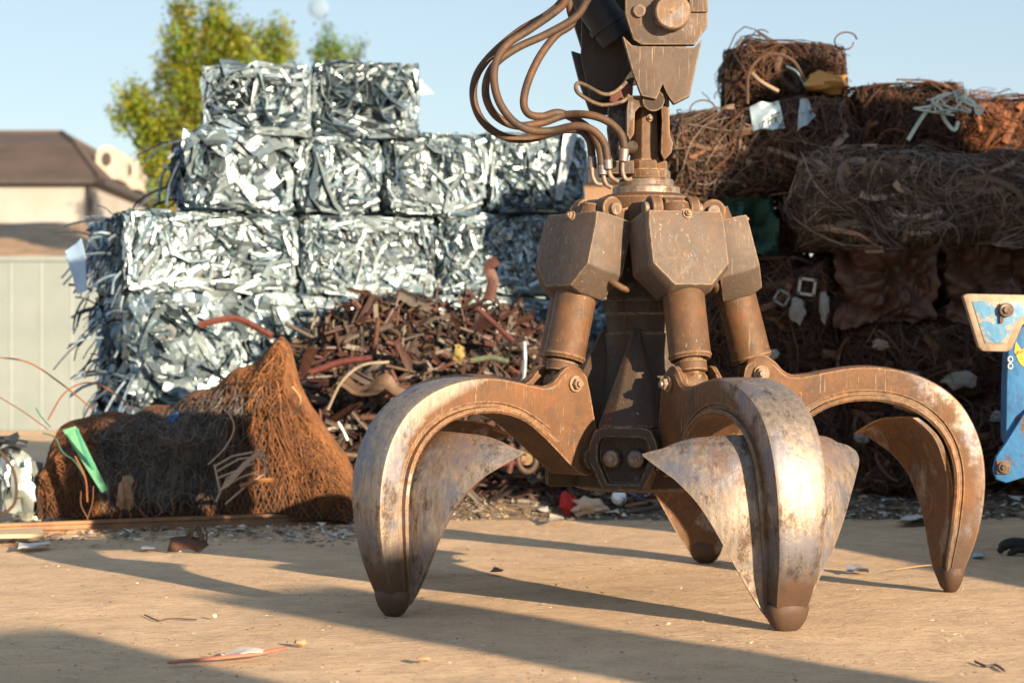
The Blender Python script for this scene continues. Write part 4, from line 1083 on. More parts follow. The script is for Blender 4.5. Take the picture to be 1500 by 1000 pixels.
# recognisable pieces
sheet("scrap_plate", [P(480, 572, 12.6), P(600, 588, 12.55), P(605, 562, 12.7), P(500, 552, 12.75)], .008, M_scrap, "large bent tan sheet lying across the lower left of the scrap heap", "scrap plate", c=(.12, .075, .045), wob=.05, nn=10)
bent("scrap_pipe", [P(455, 545, 12.5), P(500, 530, 12.5), P(545, 524, 12.5)], .021, M_scrap, "thick red pipe left of centre, above the large tan sheet", "scrap pipe", (.13, .032, .025), n=12)
bent("scrap_pipe", [P(700, 452, 13.0), P(725, 475, 12.95), P(752, 500, 12.9)], .018, M_scrap, "straight red pipe sloping down on the right side of the heap", "scrap pipe", (.12, .036, .03), n=12)
bent("scrap_plate", [P(715, 440, 13.1), P(722, 412, 13.1), P(716, 392, 13.1), P(728, 380, 13.1)], .02, M_scrap, "dark twisted strip standing up above the heap against the silver bales", "scrap plate", (.10, .04, .03), flat=.07)
bent("scrap_rod", [P(768, 500, 12.7), P(769, 530, 12.7), P(767, 558, 12.7)], .012, M_silver, "shiny upright rod at the right side of the heap beside the left tine", "scrap rod", (.8, .85, .9))
bent("scrap_rod", [P(480, 600, 12.4), P(500, 560, 12.4), P(530, 535, 12.45), P(570, 530, 12.5)], .009, M_scrap, "long pale bent rod crossing the large tan sheet", "scrap rod", (.3, .26, .2))
bent("scrap_rod", [P(495, 618, 12.4), P(503, 632, 12.4), P(509, 645, 12.4)], .011, M_silver, "short white rod on the lower left of the heap beside the rusty bundle", "scrap rod", (.8, .75, .65))
lump("foam_lump", P(672, 518, 12.7), (.035, .03, .05), M_litter, "small pale yellow lump on the right part of the scrap heap", "foam lump", 2, (.24, .19, .06), amp=.4)
bent("scrap_pipe", [P(690, 528, 12.7), P(720, 524, 12.7), P(745, 530, 12.7)], .02, M_scrap, "pale green pipe beside the small yellow lump on the heap", "scrap pipe", (.11, .13, .08), n=10)
for i, (pts, lab) in enumerate([([(712, 690), (722, 670), (735, 650)], "red leaning pipe seen under the left tine's arch"), ([(690, 698), (730, 680), (770, 676)], "red bent pipe lying at the foot of the heap under the left tine"), ([(745, 692), (750, 668), (748, 650)], "dark red upright plate at the heap's foot under the left tine")]):
    bent("scrap_pipe", [P(x, y, 12.3) for x, y in pts], .022, M_scrap, lab, "scrap pipe", ((.12, .035, .03), (.16, .03, .025), (.08, .03, .028))[i], n=10)
t = empty("tyre", P(772, 672, 12.3)); tag(t, "small worn rubber wheel at the foot of the heap beside the grapple's hub", "wheel")
mb = MB(); mb.tube([Vector((.055*math.cos(a), -.01, .075*math.sin(a))) for a in [k*math.pi/9 for k in range(19)]], .02, 8, (.09, .06, .045), cap=False); mb.build("tyre_ring", M_scrap, t, smooth=60)
mb = MB(); mb.cyl((0, .01, 0), (0, -.02, 0), .035, n=14, c=(.3, .2, .1)); mb.build("rim", M_scrap, t, smooth=40)

# ================================================================== RAIL, DEBRIS, LITTER
M_rail = mat("rusty_rail_steel", (.30, .17, .09), .7, .2, base2=(.16, .085, .05), scale=6, bump=.4)
a = G(-40, 784); b_ = G(508, 764); d = (b_-a).normalized(); nrm = Vector((-d.y, d.x, 0))
mb = MB(); poly = [(-.06, -.01), (.06, -.01), (.06, .012), (.018, .02), (.018, .04), (.03, .046), (.03, .062), (-.03, .062), (-.03, .046), (-.018, .04), (-.018, .02), (-.06, .012)]
mid = (a+b_)/2; L = (b_-a).length
mb.prism(poly, lambda x, z, dd: d*dd-nrm*x+Vector((0, 0, z)), -L/2, L/2)
o = fixn(mb.build("steel_rail", M_rail, smooth=30)); o.location = mid; tag(o, "long rusty steel rail lying on the ground in front of the mesh bundle", "rail")
rnd = random.Random(8)
mb = MB(); LC = [(.30, .24, .17), (.22, .16, .11), (.5, .46, .4), (.12, .09, .07), (.36, .28, .19), (.6, .58, .52), (.15, .13, .12)]
def bank_z(x, D):
    px = 750+x/D*F_PX
    e = min(1, max(0, (px-480)/60), 1) if px < 1100 else 1
    lim = 0 if px < 480 else e
    t = min(1, max(0, (D-12.38-.08*noise.noise(Vector((x*2, 0, 3))))/.45))
    return lim*(.20 if px < 1080 else .15)*t+(.012*noise.noise(Vector((x*9, D*9, 0)))*(t > 0))
def B(px, py):
    """point of a pixel on the debris bank"""
    D = 12.2
    while D < 13.0:
        q = P(px, py, D)
        if q.z <= bank_z(q.x, D): break
        D += .01
    return Vector((q.x, D, bank_z(q.x, D)))
bk_m = MB(); vs_ = []; fs_ = []; nbx = 150
for i in range(nbx+1):
    for j in range(11):
        x = -1.15+5.2*i/nbx; D = 12.30+.6*j/10; vs_.append((x, D, bank_z(x, D)-(.03 if j == 0 else 0)+(.0 if j else 0)))
for i in range(nbx):
    for j in range(10): k = i*11+j; fs_.append((k, k+11, k+12, k+1))
bk_m.add(vs_, fs_, (.15, .115, .085)); o = bk_m.build("debris_bank", M_litter, smooth=180); tag(o, "low bank of gravel and dirt heaped along the foot of the scrap piles", "gravel", kind="stuff")
def chip(mbx, p, s, c):
    vs = [p+Vector((rnd.gauss(0, 1)*s, rnd.gauss(0, 1)*s, abs(rnd.gauss(0, .5))*s)) for _ in range(4)]
    mbx.add(vs, [(0, 1, 2), (0, 2, 3), (0, 3, 1), (1, 3, 2)], c)
for _ in range(7500):
    z = rnd.random()
    if z < .22: px, py = rnd.uniform(0, 520), 772+abs(rnd.gauss(0, 11))
    elif z < .65: px, py = rnd.uniform(490, 1080), rnd.uniform(702, 762)
    elif z < .95: px, py = rnd.uniform(1080, 1520), rnd.uniform(708, 762)
    else: px, py = rnd.uniform(0, 520), rnd.uniform(755, 775)
    p = B(px, py) if (.22 <= z < .95) else G(px, py)
    chip(mb, p, rnd.choice((.006, .009, .014, .02)), rnd.choice(LC))
o = mb.build("debris", M_litter, smooth=None); tag(o, "gravel and small litter fragments along the foot of the piles", "debris", kind="stuff")
mb = MB()
for _ in range(3200):
    p = G(rnd.uniform(-30, 1530), 760+240*rnd.random()**1.1); chip(mb, p, rnd.choice((.0015, .002, .003, .004, .006)), rnd.choice(LC))
o = mb.build("pebbles", M_litter); tag(o, "tiny pebbles and grit scattered over the yard", "pebbles", kind="stuff")
# larger litter in the debris strip
LR = [("paper_scrap", (.6, .56, .5), "paper scrap"), ("plastic_scrap", (.10, .2, .4), "plastic scrap"), ("cardboard_scrap", (.35, .22, .12), "cardboard scrap"), ("foil_scrap", (.5, .5, .5), "foil scrap")]
for i in range(70):
    nm, c, cat = rnd.choices(LR, (5, 1, 4, 2))[0]
    if i < 40: px, py = rnd.uniform(500, 1000), rnd.uniform(706, 756)
    else: px, py = rnd.uniform(1190, 1500), rnd.uniform(710, 752)
    p = B(px, py); s = rnd.uniform(.015, .045); q = [p+Vector((x*s+rnd.gauss(0, .01), y*s+rnd.gauss(0, .01), .01+abs(rnd.gauss(0, .012)))) for x, y in ((-1, -1), (1, -1), (1, 1), (-1, 1))]
    where = "left of the front tine" if i < 40 else "at the foot of the right pile"
    g = rnd.uniform(.7, 1.3)
    sheet(nm, q, .002, M_litter, "small %s in the debris %s" % (cat, where), cat, cat+"s "+where, c=tuple(x*g for x in c), wob=.012, nn=3)
def gsheet(name, pts, label, cat, c, z=.02, wob=.01, mt=None, nn=6):
    q = [G(x, y)+Vector((0, 0, z+.5*z*((i % 2)))) for i, (x, y) in enumerate(pts)]
    return sheet(name, q, .003, mt or M_litter, label, cat, c=c, wob=wob, nn=nn)
lump("crumpled_paper", B(832, 748)+Vector((0, -.03, .04)), (.05, .04, .065), M_litter, "crumpled bright red wrapper at the foot of the heap", "wrapper", 5, (.45, .02, .02), amp=.5)
lump("crumpled_paper", B(864, 750)+Vector((0, -.03, .035)), (.10, .05, .05), M_litter, "crumpled cream and red printed paper right of the red wrapper", "paper", 9, (.55, .42, .32), amp=.55)
mb = MB(); mb.tube([(0, 0, 0), (0, -.012, .012), (0, -.03, .03)], [.045, .048, .04], 18, (.75, .78, .8)); o = mb.build("round_lid", M_litter, smooth=50); o.location = B(906, 742)+Vector((0, -.04, .045)); tag(o, "round white plastic lid on the ground left of the front tine", "lid")
for i, (x0, y0, x1, y1, c, lab) in enumerate([(915, 745, 980, 736, (.28, .16, .09), "brown stick lying right of the round white lid"), (905, 757, 990, 743, (.08, .06, .05), "dark thin pipe lying in front of the brown stick")]):
    bent("stick", [B(x0, y0)+Vector((0, 0, .015)), (B(x0, y0)+B(x1, y1))/2+Vector((0, -.01, .02)), B(x1, y1)+Vector((0, 0, .015))], .011, M_litter, lab, "stick", c, n=7)
gsheet("cardboard_piece", [(804, 768), (824, 770), (826, 764), (806, 763)], "thin pale paper flake on open ground left of the hub", "paper", (.6, .52, .42))
gsheet("newspaper", [(1312, 772), (1370, 770), (1366, 760), (1328, 762)], "flat white newspaper on the ground behind the right tine", "newspaper", (.62, .62, .6), wob=.02)
gsheet("foil_wrapper", [(1238, 838), (1272, 840), (1274, 836), (1242, 834)], "silver and red foil wrapper on the ground right of the front tine", "wrapper", (.24, .24, .27), z=.012, wob=.02)
gsheet("plastic_scrap", [(1424, 817), (1440, 818), (1440, 813), (1426, 812)], "tiny light blue plastic scrap right of the right tine's tip", "plastic scrap", (.35, .55, .62), z=.006, wob=.004)
bent("twig", [G(1310, 836)+Vector((0, 0, .006)), G(1350, 832)+Vector((0, 0, .012)), G(1410, 826)+Vector((0, 0, .006))], .0022, M_litter, "thin straw-coloured twig on the ground in front of the right tine", "twig", (.45, .28, .12), n=6)
bent("twig", [G(1428, 968), G(1445, 975), G(1458, 973), G(1472, 982)], .004, M_litter, "small dark twig on the ground in the bottom right corner", "twig", (.08, .06, .05), n=6)
bent("twig", [G(212, 900), G(232, 908), G(250, 905), G(288, 907)], .003, M_litter, "thin dark twig on sunlit ground in the lower left", "twig", (.12, .08, .05), n=6)
# pinkish strip in the foreground
mb = MB(); pa, pb = G(246, 973), G(418, 960); pc = (pa+pb)/2
mb.ribbon([pa-pc+Vector((0, 0, .008)), (pa*.6+pb*.4)-pc+Vector((0, .0, .010)), (pa*.25+pb*.75)-pc+Vector((0, 0, .014)), pb-pc+Vector((0, .02, .024))], [.018, .026, .03, .022], Vector((0, 0, 1)), .25, (.42, .15, .10))
o = mb.build("plastic_strip", M_litter, smooth=60); sol = o.modifiers.new("thick", 'SOLIDIFY'); sol.thickness = .006; o.location = pc
tag(o, "long pinkish red strip lying on the ground in the foreground", "strip")
gsheet("foil_scrap", [(324, 966), (384, 964), (388, 960), (330, 961)], "crumpled white foil lying along the pinkish red strip", "foil", (.6, .55, .5), z=.016, wob=.012)
lump("stone", G(440, 944)+Vector((0, 0, .008)), (.022, .015, .012), M_litter, "tan stone beside the right end of the pinkish strip", "stone", 2, (.38, .26, .15))
lump("stone", G(620, 967)+Vector((0, 0, .006)), (.022, .015, .009), M_litter, "flat tan stone at the bottom centre of the picture", "stone", 4, (.38, .26, .15))
lump("stone", G(314, 904)+Vector((0, 0, .006)), (.010, .008, .008), M_litter, "single small white stone on the sunlit ground at lower left", "stone", 6, (.6, .55, .45))
gsheet("leaf", [(718, 840), (734, 841), (738, 838), (724, 836)], "small dark red leaf on the ground between the left and front tines", "leaf", (.14, .04, .03), z=.008, wob=.006)
# bent rusty bracket
rb = G(278, 808); mb = MB()
mb.ribbon([Vector((-.08, 0, .0)), Vector((-.078, 0, .045)), Vector((.0, 0, .05)), Vector((.06, -.01, .03)), Vector((.07, -.02, .02))], .07, Vector((0, -1, .3)).normalized(), .1, (.09, .042, .026))
mb.ribbon([Vector((-.02, .02, .03)), Vector((-.005, .02, .10)), Vector((.035, .01, .12)), Vector((.06, 0, .08)), Vector((.055, 0, .02))], .03, Vector((0, -1, .2)).normalized(), .2, (.11, .06, .045))
mb.ribbon([Vector((.0, .0, .06)), Vector((.02, .0, .11)), Vector((.05, .01, .15)), Vector((.085, .01, .10)), Vector((.08, 0, .03))], .012, Vector((0, -1, .2)).normalized(), .2, (.13, .07, .05))
o = mb.build("bent_bracket", M_scrap, smooth=50); sol = o.modifiers.new("thick", 'SOLIDIFY'); sol.thickness = .008; o.location = rb
tag(o, "bent rusty metal bracket lying in front of the steel rail", "bracket")
gsheet("label_strip", [(26, 808), (74, 802), (72, 797), (28, 801)], "white plastic strip lying in front of the rail at far left", "plastic strip", (.6, .6, .58), z=.012, wob=.006)
sheet("ribbed_plank", [G(0, 797)+Vector((0, 0, .03)), G(64, 795)+Vector((0, 0, .03)), G(62, 788)+Vector((0, 0, .035)), G(-20, 789)+Vector((0, 0, .035))], .02, M_litter, "pale yellowish plank lying under the rail at the left edge", "plank", c=(.55, .42, .26), wob=.003)
gsheet("plastic_scrap", [(206, 806), (226, 808), (228, 803), (212, 801)], "small grey plastic scrap left of the bent rusty bracket", "plastic scrap", (.4, .4, .4), z=.008, wob=.006)
# small black claw at the right edge
mb = MB(); cp = G(1492, 812)
mb.tube(cr([Vector((.12, .02, .03)), Vector((.04, .0, .05)), Vector((-.05, 0, .055)), Vector((-.085, 0, .03)), Vector((-.09, 0, .005))], 4), [.03]*8+[.026]*4+[.018]*3+[.012, .006], 8, (.02, .02, .02))
mb.tube(cr([Vector((.10, -.03, .02)), Vector((.0, -.02, .03)), Vector((-.04, -.02, .012)), Vector((-.06, -.02, .0))], 4), [.02]*8+[.014]*3+[.008, .004], 8, (.02, .02, .02))
o = mb.build("black_claw", M_litter, smooth=50); o.location = cp; tag(o, "small black hooked claw lying on the ground at the right edge", "claw")

# ================================================================== BLUE MACHINE
M_blue = mat("worn_blue_paint", (.02, .15, .36), .5, 0, base2=(.017, .11, .28), scale=9, bump=.3)
def chipped(m, c2, lo=.56, hi=.62, sc=14):
    t = m.node_tree; N = t.nodes; L = t.links; b = N["Principled BSDF"]; src = b.inputs["Base Color"].links[0].from_socket
    tc = N.new("ShaderNodeTexCoord"); n = N.new("ShaderNodeTexNoise"); n.inputs["Scale"].default_value = sc; n.inputs["Detail"].default_value = 8; n.inputs["Roughness"].default_value = .7; n.inputs["Distortion"].default_value = .8
    L.new(tc.outputs["Object"], n.inputs[0]); r = N.new("ShaderNodeMapRange"); r.inputs[1].default_value = lo; r.inputs[2].default_value = hi; L.new(n.outputs[0], r.inputs[0])
    mx = N.new("ShaderNodeMix"); mx.data_type = 'RGBA'; L.new(r.outputs[0], mx.inputs[0]); L.new(src, mx.inputs[6]); mx.inputs[7].default_value = (*c2, 1); L.new(mx.outputs[2], b.inputs["Base Color"])
chipped(M_blue, (.10, .055, .035), .58, .63)
M_lblue = mat("faded_blue_paint", (.08, .24, .42), .5, 0, base2=(.05, .19, .36), scale=11, bump=.3); chipped(M_lblue, (.34, .26, .18), .50, .56)
M_tanb = mat("bare_plate_edge", (.33, .27, .20), .6, .1, base2=(.2, .15, .10), scale=10)
BD = 9.7
bmach = empty("blue_machine", P(1560, 720, BD)); bo = bmach.location.copy(); bmach.location.z = 0; bo.z = 0
tag(bmach, "worn blue machine arm with a tan-edged hinge plate, cut by the right edge", "machine")
def bprism(name, poly, D, th, m, bev=.006, parent=bmach):
    mb = MB(); mb.prism(poly, lambda x, y, dd: P(x, y, D)-bo+Vector((0, dd, 0)), 0, th); return fixn(mb.build(name, m, parent, bevel=bev))
hp = bprism("hinge_plate", [(1411, 433), (1417, 430), (1512, 432), (1512, 468), (1498, 476), (1482, 512), (1474, 515), (1440, 514), (1434, 508)], BD, .05, M_tanb)
bprism("plate_face", [(1424, 441), (1500, 441), (1500, 462), (1489, 470), (1475, 503), (1443, 503)], BD-.004, .01, M_lblue, .002, hp)
bprism("machine_arm", [(1478, 500), (1500, 476), (1640, 470), (1640, 700), (1500, 700), (1474, 640), (1475, 560)], BD+.06, .12, M_blue)
bprism("link", [(1500, 606), (1600, 520), (1640, 520), (1640, 690), (1500, 699), (1474, 707), (1460, 702), (1455, 688), (1460, 668), (1474, 648)], BD+.02, .035, M_blue)
bprism("machine_body", [(1600, 380), (1950, 380), (1950, 820), (1600, 820)], BD+.0, 1.2, M_blue, .02)
for (x, y, s, par) in ((1474, 454, .034, bmach), (1470, 684, .028, bmach)):
    q = MB(); a_ = P(x, y, BD-.02 if y < 500 else BD)-bo
    q.box(a_.x-s*1.1, a_.x+s*1.1, a_.y, a_.y+.03, a_.z-s*1.1, a_.z+s*1.1, c=(.1, .5, 1)) if y > 500 else q.box(a_.x-.028, a_.x-.012, a_.y, a_.y+.02, a_.z-.06, a_.z+.03, c=(.1, .5, 1))
    q.cyl(a_+Vector((0, -.012, 0)), a_+Vector((0, .03, 0)), s, n=24, bev=.004, c=(.2, .6, 1)); q.cyl(a_+Vector((0, -.024, 0)), a_, s*.55, n=6, bev=.003, c=(.2, .5, 1)); q.build("bolt", M_dark, par, smooth=35)
M_yel = mat("yellow_paint", (.65, .40, .02), .5, 0)
chipped(M_yel, (.10, .055, .035), .56, .6, 25)
bprism("yellow_marking", [(1488, 500), (1496, 512), (1510, 505), (1510, 545), (1494, 532), (1486, 515)], BD+.056, .006, M_yel, 0)
mb = MB(); M_wm = mat("white_paint", (.6, .62, .62), .5, 0)
for yy in (526, 536): mb.tube([P(1480, yy, BD+.057)-bo+Vector((.011*math.cos(k*.7), 0, .013*math.sin(k*.7))) for k in range(10)], .003, 5, cap=False)
mb.build("white_marking", M_wm, bmach)

# ================================================================== BACKGROUND
M_fence = mat("pale_fence_metal", (.22, .265, .275), .55, .1, base2=(.19, .235, .24), scale=2, bump=.1)
FD = 27.0
fo_ = P(-60, 520, FD); fo_.z = 0; fence = empty("metal_fence", fo_); tag(fence, "tall pale ribbed metal fence at the left edge, behind the silver bales", "fence")
mb = MB(); pts = []
x = -4.5; k = 0; zt = CAMZ+(520-383)/F_PX*FD
while x < 4.6:
    for dx, dy in ((0, 0), (.36, 0), (.365, -.004), (.385, -.004)): pts.append((x+dx, dy))
    x += .4
vs = [Vector((a, b, 0)) for a, b in pts]+[Vector((a, b, zt)) for a, b in pts]; n = len(pts)
mb.add(vs, [(i, i+1, n+i+1, n+i) for i in range(n-1)]); o = mb.build("fence_panel", M_fence, fence); so = o.modifiers.new("t", 'SOLIDIFY'); so.thickness = .01
mb = MB(); mb.box(-4.5, 4.6, -.03, .04, zt+.001, zt+.07); fixn(mb.build("top_rail", M_fence, fence, bevel=.008))
# shed with a pale roof
M_shedroof = mat("sandy_tile_roof", (.40, .27, .16), .8, 0, base2=(.22, .15, .10), scale=1.6, bump=.6, bscale=8)
M_shedw = mat("shed_wall", (.3, .22, .16), .8, 0, scale=2)
sh = empty("shed", Vector((-10.6, 42, 0))); tag(sh, "low shed with a sandy uneven roof behind the pale fence", "shed")
mb = MB(); nxx = 30; vs = []; fs = []
za = CAMZ+(HOR-382)/F_PX*39; zb = CAMZ+(HOR-326)/F_PX*45
for j in range(9):
    for i in range(nxx+1):
        x = -6+9.0*i/nxx; y = -3+6*j/8; z = za+(zb-za)*j/8+.08*noise.noise(Vector((x*1.3, y, 0)))
        vs.append((x, y, z))
for j in range(8):
    for i in range(nxx): k = j*(nxx+1)+i; fs.append((k, k+1, k+nxx+2, k+nxx+1))
mb.add(vs, fs); o = mb.build("roof", M_shedroof, sh, smooth=60); so = o.modifiers.new("t", 'SOLIDIFY'); so.thickness = .08
mb = MB(); mb.box(-5.8, 2.9, -2.8, 2.8, 0, za-.12); mb.build("wall", M_shedw, sh)
# house
M_roof = mat("brown_tile_roof", (.085, .062, .052), .8, 0, base2=(.055, .042, .036), scale=.8, bump=.6, bscale=5)
M_hw = mat("house_render", (.34, .35, .36), .85, 0, base2=(.30, .28, .25), scale=.6)
M_trim = mat("pale_trim", (.5, .46, .4), .7, 0)
M_gut = mat("dark_gutter", (.06, .05, .05), .6, 0)
M_ridge = mat("ridge_tile", (.11, .08, .06), .8, 0)
hx, hy = -11.2, 55; ez = 5.57
hs_ = empty("house", Vector((hx, hy, 0))); tag(hs_, "grey house with a brown hipped roof and two round dormers at the left", "house")
mb = MB(); mb.box(-28, 0, 0, 10, 0, ez-.02); mb.build("wall", M_hw, hs_)
mb = MB(); mb.box(-28.3, .3, -.3, 10.3, ez, ez+.14); mb.build("eaves", M_gut, hs_)
rz = 7.45; E_ = [Vector((-28.2, -.2, ez+.15)), Vector((.2, -.2, ez+.15)), Vector((.2, 10.2, ez+.15)), Vector((-28.2, 10.2, ez+.15))]
M1 = [Vector((-26.6, 2.2, rz-.55)), Vector((-1.0, 2.2, rz-.55)), Vector((-1.0, 7.8, rz-.55)), Vector((-26.6, 7.8, rz-.55))]
R0, R1 = Vector((-25, 5, rz)), Vector((-1.9, 4.6, rz))
E_ = [Vector((-28.2, -.2, ez+.15)), Vector((.2, -.2, ez+.15)), Vector((.2, 10.2, ez+.15)), Vector((-28.2, 10.2, ez+.15))]
mb = MB(); mb.add(E_+M1+[R0, R1], [(0, 1, 5, 4), (1, 2, 6, 5), (2, 3, 7, 6), (3, 0, 4, 7), (4, 5, 9, 8), (5, 6, 9), (6, 7, 8, 9), (7, 4, 8)])
rf = mb.build("roof", M_roof, hs_)
mb = MB(); mb.tube([E_[1], M1[1], R1], .09, 6); mb.build("hip_ridge", M_ridge, rf)
mb = MB(); mb.tube([R0, R1, M1[2], E_[2]], .09, 6); mb.build("ridge", M_ridge, rf)
mb = MB(); mb.tube([Vector((-4.2, -.22, ez+.2)), Vector((-3.2, 2.2, rz-.5))], .05, 6); mb.build("roof_seam", M_ridge, rf)
mb = MB(); mb.tube([Vector((-.1, -.12, 0)), Vector((-.1, -.12, ez))], .06, 8); mb.build("downpipe", M_gut, hs_)
for (x, y) in ((156, 236), (187, 252)):
    dm = 57.5 if x < 170 else 60; p = P(x, y, dm)-Vector((hx, hy, 0)); q = MB(); poly = [(-.3, -.5)]+[(.3*math.cos(R(180-12*k)), .1+.34*math.sin(R(180-12*k))) for k in range(16)]+[(.3, -.5)]
    q.prism(poly, lambda a, b, dd: p+Vector((a, dd, b)), 0, 1.6); dd_ = fixn(q.build("dormer", M_trim, rf, smooth=40))
    q = MB(); poly = [(.14*math.cos(R(24*k)), .05+.2*math.sin(R(24*k))) for k in range(15)]
    q.prism(poly, lambda a, b, dd: p+Vector((a, dd, b)), -.02, .02); fixn(q.build("window", M_gut, dd_))
# small tan building glimpsed past the hoses
tb = empty("tan_building", P(905, 520, 48)*Vector((1, 1, 0)).length if False else Vector((2.5, 48, 0))); tag(tb, "small tan house glimpsed between the silver bales and the grapple neck", "house")
mb = MB(); mb.box(-1.0, 1.6, 0, 4, 0, 5.0); mb.build("wall", mat("tan_render", (.25, .16, .1), .8), tb)
mb = MB(); mb.add([Vector(v) for v in ((-1.2, -.2, 5), (1.8, -.2, 5), (1.8, 4.2, 5), (-1.2, 4.2, 5), (-1.2, 2, 5.7), (1.8, 2, 5.7))], [(0, 1, 5, 4), (2, 3, 4, 5), (0, 4, 3), (1, 2, 5)]); mb.build("roof", M_roof, tb)
# moon
mm = bpy.data.materials.new("moon_rock"); mm.use_nodes = True; mb_ = mm.node_tree.nodes["Principled BSDF"]; mb_.inputs["Roughness"].default_value = 1; mb_.inputs["Base Color"].default_value = (.75, .78, .8, 1)
nn_ = mm.node_tree.nodes.new("ShaderNodeTexNoise"); nn_.inputs["Scale"].default_value = .2; cr_ = mm.node_tree.nodes.new("ShaderNodeMapRange"); cr_.inputs[3].default_value = .8; cr_.inputs[4].default_value = 1.15
tcm = mm.node_tree.nodes.new("ShaderNodeTexCoord"); mm.node_tree.links.new(tcm.outputs["Object"], nn_.inputs[0]); mm.node_tree.links.new(nn_.outputs[0], cr_.inputs[0]); vm_ = mm.node_tree.nodes.new('ShaderNodeVectorMath'); vm_.operation = 'SCALE'; vm_.inputs[0].default_value = (.172, .262, .388); mm.node_tree.links.new(cr_.outputs[0], vm_.inputs[3]); mm.node_tree.links.new(vm_.outputs[0], mb_.inputs["Base Color"])  # blue of the air in front is put into the moon's colour
mb = MB(); vs = []; fs = []
for j in range(25):
    for i in range(32): a_, b2 = math.pi*j/24, math.pi*2*i/32; vs.append((8.2*math.sin(a_)*math.cos(b2), 8.2*math.sin(a_)*math.sin(b2), 8.2*math.cos(a_)))
for j in range(24):
    for i in range(32): i2 = (i+1) % 32; fs.append((j*32+i, (j+1)*32+i, (j+1)*32+i2, j*32+i2))
vs = [(a, b*.25, c) for a, b, c in vs]; mb.add(vs, fs); o = mb.build("moon", mm, smooth=180); o.location = P(467, 12, 1700); tag(o, "faint pale daytime moon at the top of the sky", "moon")  # flattened towards the camera so the disc shades evenly

# trees
M_bark = mat("bark", (.12, .09, .06), .9, 0)
def leafmat(name, c):
    m = mat(name, c, .6, 0, attr=True, vary=.3, scale=2, bump=0); b = m.node_tree.nodes["Principled BSDF"]
    t = m.node_tree; tr = t.nodes.new("ShaderNodeBsdfTranslucent"); t.links.new(b.inputs["Base Color"].links[0].from_socket, tr.inputs[0])
    ms = t.nodes.new("ShaderNodeMixShader"); ms.inputs[0].default_value = .35; t.links.new(b.outputs[0], ms.inputs[1]); t.links.new(tr.outputs[0], ms.inputs[2]); t.links.new(ms.outputs[0], t.nodes["Material Output"].inputs[0]); return m
M_leaf = leafmat("poplar_leaves", (.24, .30, .02))
def tree(D, base_px, lobes, label, seed, leaf=.085, dens=1.0, col_=(1, 1, 1)):
    """lobes: list of (px, py, rx px, ry px): each a leafy branch cluster"""
    rn = random.Random(seed); b0 = P(base_px, 520, D); b0.z = 0
    root = empty("tree", b0); tag(root, label, "tree", "trees behind the silver bales")
    tops = [P(l[0], l[1], D)-b0 for l in lobes]
    mb = MB(); zc = min(t.z for t in tops); hi = max(t.z for t in tops)
    mb.tube(cr([(0, 0, 0), (.1, 0, zc*.5), (-.05, 0, zc), (.05, 0, hi*.85)], 4), [.28*(1-.9*i/12) for i in range(13)], 8); mb.build("trunk", M_bark, root, smooth=60)
    mb = MB()
    for t in tops:
        s = Vector((0, 0, max(.5, t.z-rn.uniform(1.2, 2.5)))); mb.tube([s, s.lerp(t, .5)+Vector((0, 0, .1)), t], [.09, .06, .02], 5)
    mb.build("limbs", M_bark, root, smooth=60)
    mb = MB()
    for (px, py, rx, ry), t in zip(lobes, tops):
        RX = rx/F_PX*D; RZ = ry/F_PX*D
        # sprigs inside the lobe
        for _ in range(int(dens*rx*ry*.10)+6):
            while True:
                q = Vector((rn.uniform(-1, 1), rn.uniform(-1, 1), rn.uniform(-1, 1)))
                if q.length < 1: break
            if q.length < .45 and rn.random() < .5: continue
            c0 = t+Vector((q.x*RX, q.y*RX*1.1, q.z*RZ)); g = rn.uniform(.35, 1.4); yl = rn.uniform(.6, 1.45)
            d = Vector((q.x*.5, q.y*.5, 1)).normalized(); Ls = rn.uniform(.15, .38)
            for k in range(rn.randint(12, 20)):
                p = c0+d*Ls*(rn.random()-.3)*1.6+Vector((rn.gauss(0, .07), rn.gauss(0, .07), rn.gauss(0, .05))); s = leaf*rn.uniform(.5, 1.1)
                a_ = Vector((rn.gauss(0, 1), rn.gauss(0, 1), rn.gauss(0, 1))).normalized(); b2 = a_.orthogonal().normalized()
                cc = a_.cross(b2); an = rn.uniform(0, 6.28); u = b2*math.cos(an)+cc*math.sin(an); v = a_
                mb.add([p-u*s*.5, p+v*s*.35, p+u*s*.5, p-v*s*.35], [(0, 1, 2, 3)], (g*yl*col_[0], g*col_[1], g*.8*col_[2]))
    mb.build("crown", M_leaf, root)
tree(38, 290, [(268, 28, 16, 26), (262, 70, 24, 32), (318, 30, 18, 30), (335, 60, 26, 34), (300, 80, 32, 36), (255, 120, 26, 34), (290, 135, 38, 40), (340, 110, 28, 40), (240, 190, 34, 34), (195, 150, 22, 22), (180, 180, 14, 16), (225, 215, 22, 26), (280, 190, 34, 40), (205, 172, 22, 26), (235, 250, 28, 30), (245, 290, 26, 34), (330, 170, 30, 34), (355, 75, 14, 24)], "large yellow-green tree rising behind the left end of the silver bales", 3)
tree(42, 400, [(398, 60, 26, 20), (390, 85, 22, 24), (415, 78, 18, 18), (400, 120, 26, 36), (380, 160, 26, 36)], "smaller rounded yellow-green treetop just behind the top left silver bale", 4)
tree(46, 488, [(480, 60, 9, 20), (478, 85, 22, 18), (505, 85, 16, 16), (520, 78, 8, 12), (465, 80, 8, 14), (490, 120, 26, 26)], "thin green treetop poking up between the two top silver bales", 5, dens=.7, col_=(.6, .8, .9))
tree(50, 880, [(880, 305, 30, 16), (905, 300, 30, 18), (870, 330, 24, 20)], "low yellow-green tree seen below the hose ends", 6)

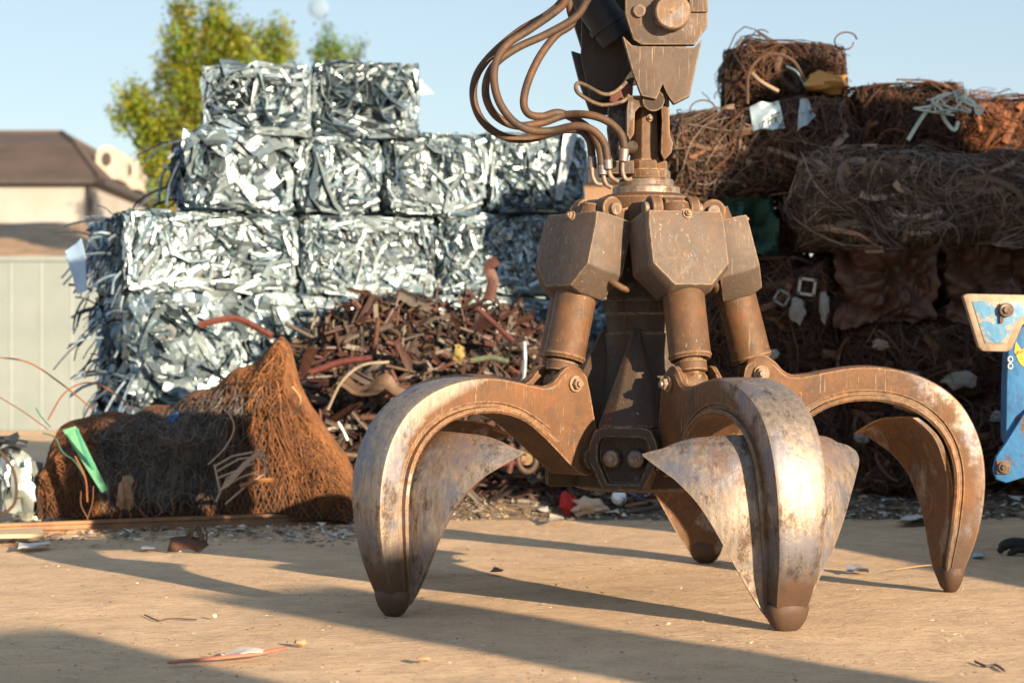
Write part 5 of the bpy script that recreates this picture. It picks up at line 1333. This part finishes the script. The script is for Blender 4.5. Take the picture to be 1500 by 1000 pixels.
# ================================================================== UNSEEN SHADOW CASTERS ADDED OUTSIDE THE FRAME
sa = R(SUN_AZ); ES = Vector((math.cos(sa), math.sin(sa), 0)); EC = Vector((-math.sin(sa), math.cos(sa), 0))   # across / away from the sun
M_conc = mat("concrete", (.35, .33, .3), .9, 0, scale=3)
PR = [(6.7, 0), (7.1, 1.3), (7.6, 1.62), (8.2, 2.05), (8.55, 2.9), (8.85, 4.2), (9.1, 4.6), (9.3, 4.9), (9.5, 5.1), (9.7, 5.15), (9.88, 4.65), (10.1, 4.9), (10.5, 4.75), (10.8, 4.3), (11.2, 4.15), (12, 4.2), (14, 4.0), (15.5, 2.5), (17, 0)]  # heights of the added mound, shaped by where its shade has to fall
mb = MB(); vs = []; fs = []; n = 70
for i in range(n+1):
    s = 6.7+10.3*i/n; h = interp(PR, s); h = max(0, h+.06*noise.noise(Vector((s*4, 0, 0)))*(h > .2))
    for c_, k in ((-2.2, 0), (-1.2, .55), (0, 1), (-.0, .999), (.9, .5), (1.6, 0)):
        vs.append(ES*s+EC*(c_+.1*noise.noise(Vector((s, c_, 3))))+Vector((0, 0, h*k)))
for i in range(n):
    for j in range(5): k = i*6+j; fs.append((k, k+6, k+7, k+1))
mb.add(vs, fs, (.1, .06, .045)); o = mb.build("scrap_mound", M_scrap, smooth=40); tag(o, "high mound of brown scrap standing in the yard to the right of the picture", "scrap", kind="stuff")
for (s0, s1, H, lab) in ((4.15, 4.85, 2.92, "narrow stack of grey concrete blocks behind the camera"), (1.6, 3.3, 2.80, "wide stack of grey concrete blocks behind the camera")):
    q = ES*((s0+s1)/2)-EC*5.0; o_ = empty("block_stack", q); o_.rotation_euler = (0, 0, sa); tag(o_, lab, "concrete blocks")  # made-up stacks, placed only for the shadows they cast
    for k in range(5):
        mb = MB(); hw = (s1-s0)/2; mb.box(-hw+.02*(k % 2), hw+.03*(k == 1), -.3, .3, H/5*k+.002, H/5*(k+1)-.002); fixn(mb.build("block", M_conc, o_, bevel=.02))
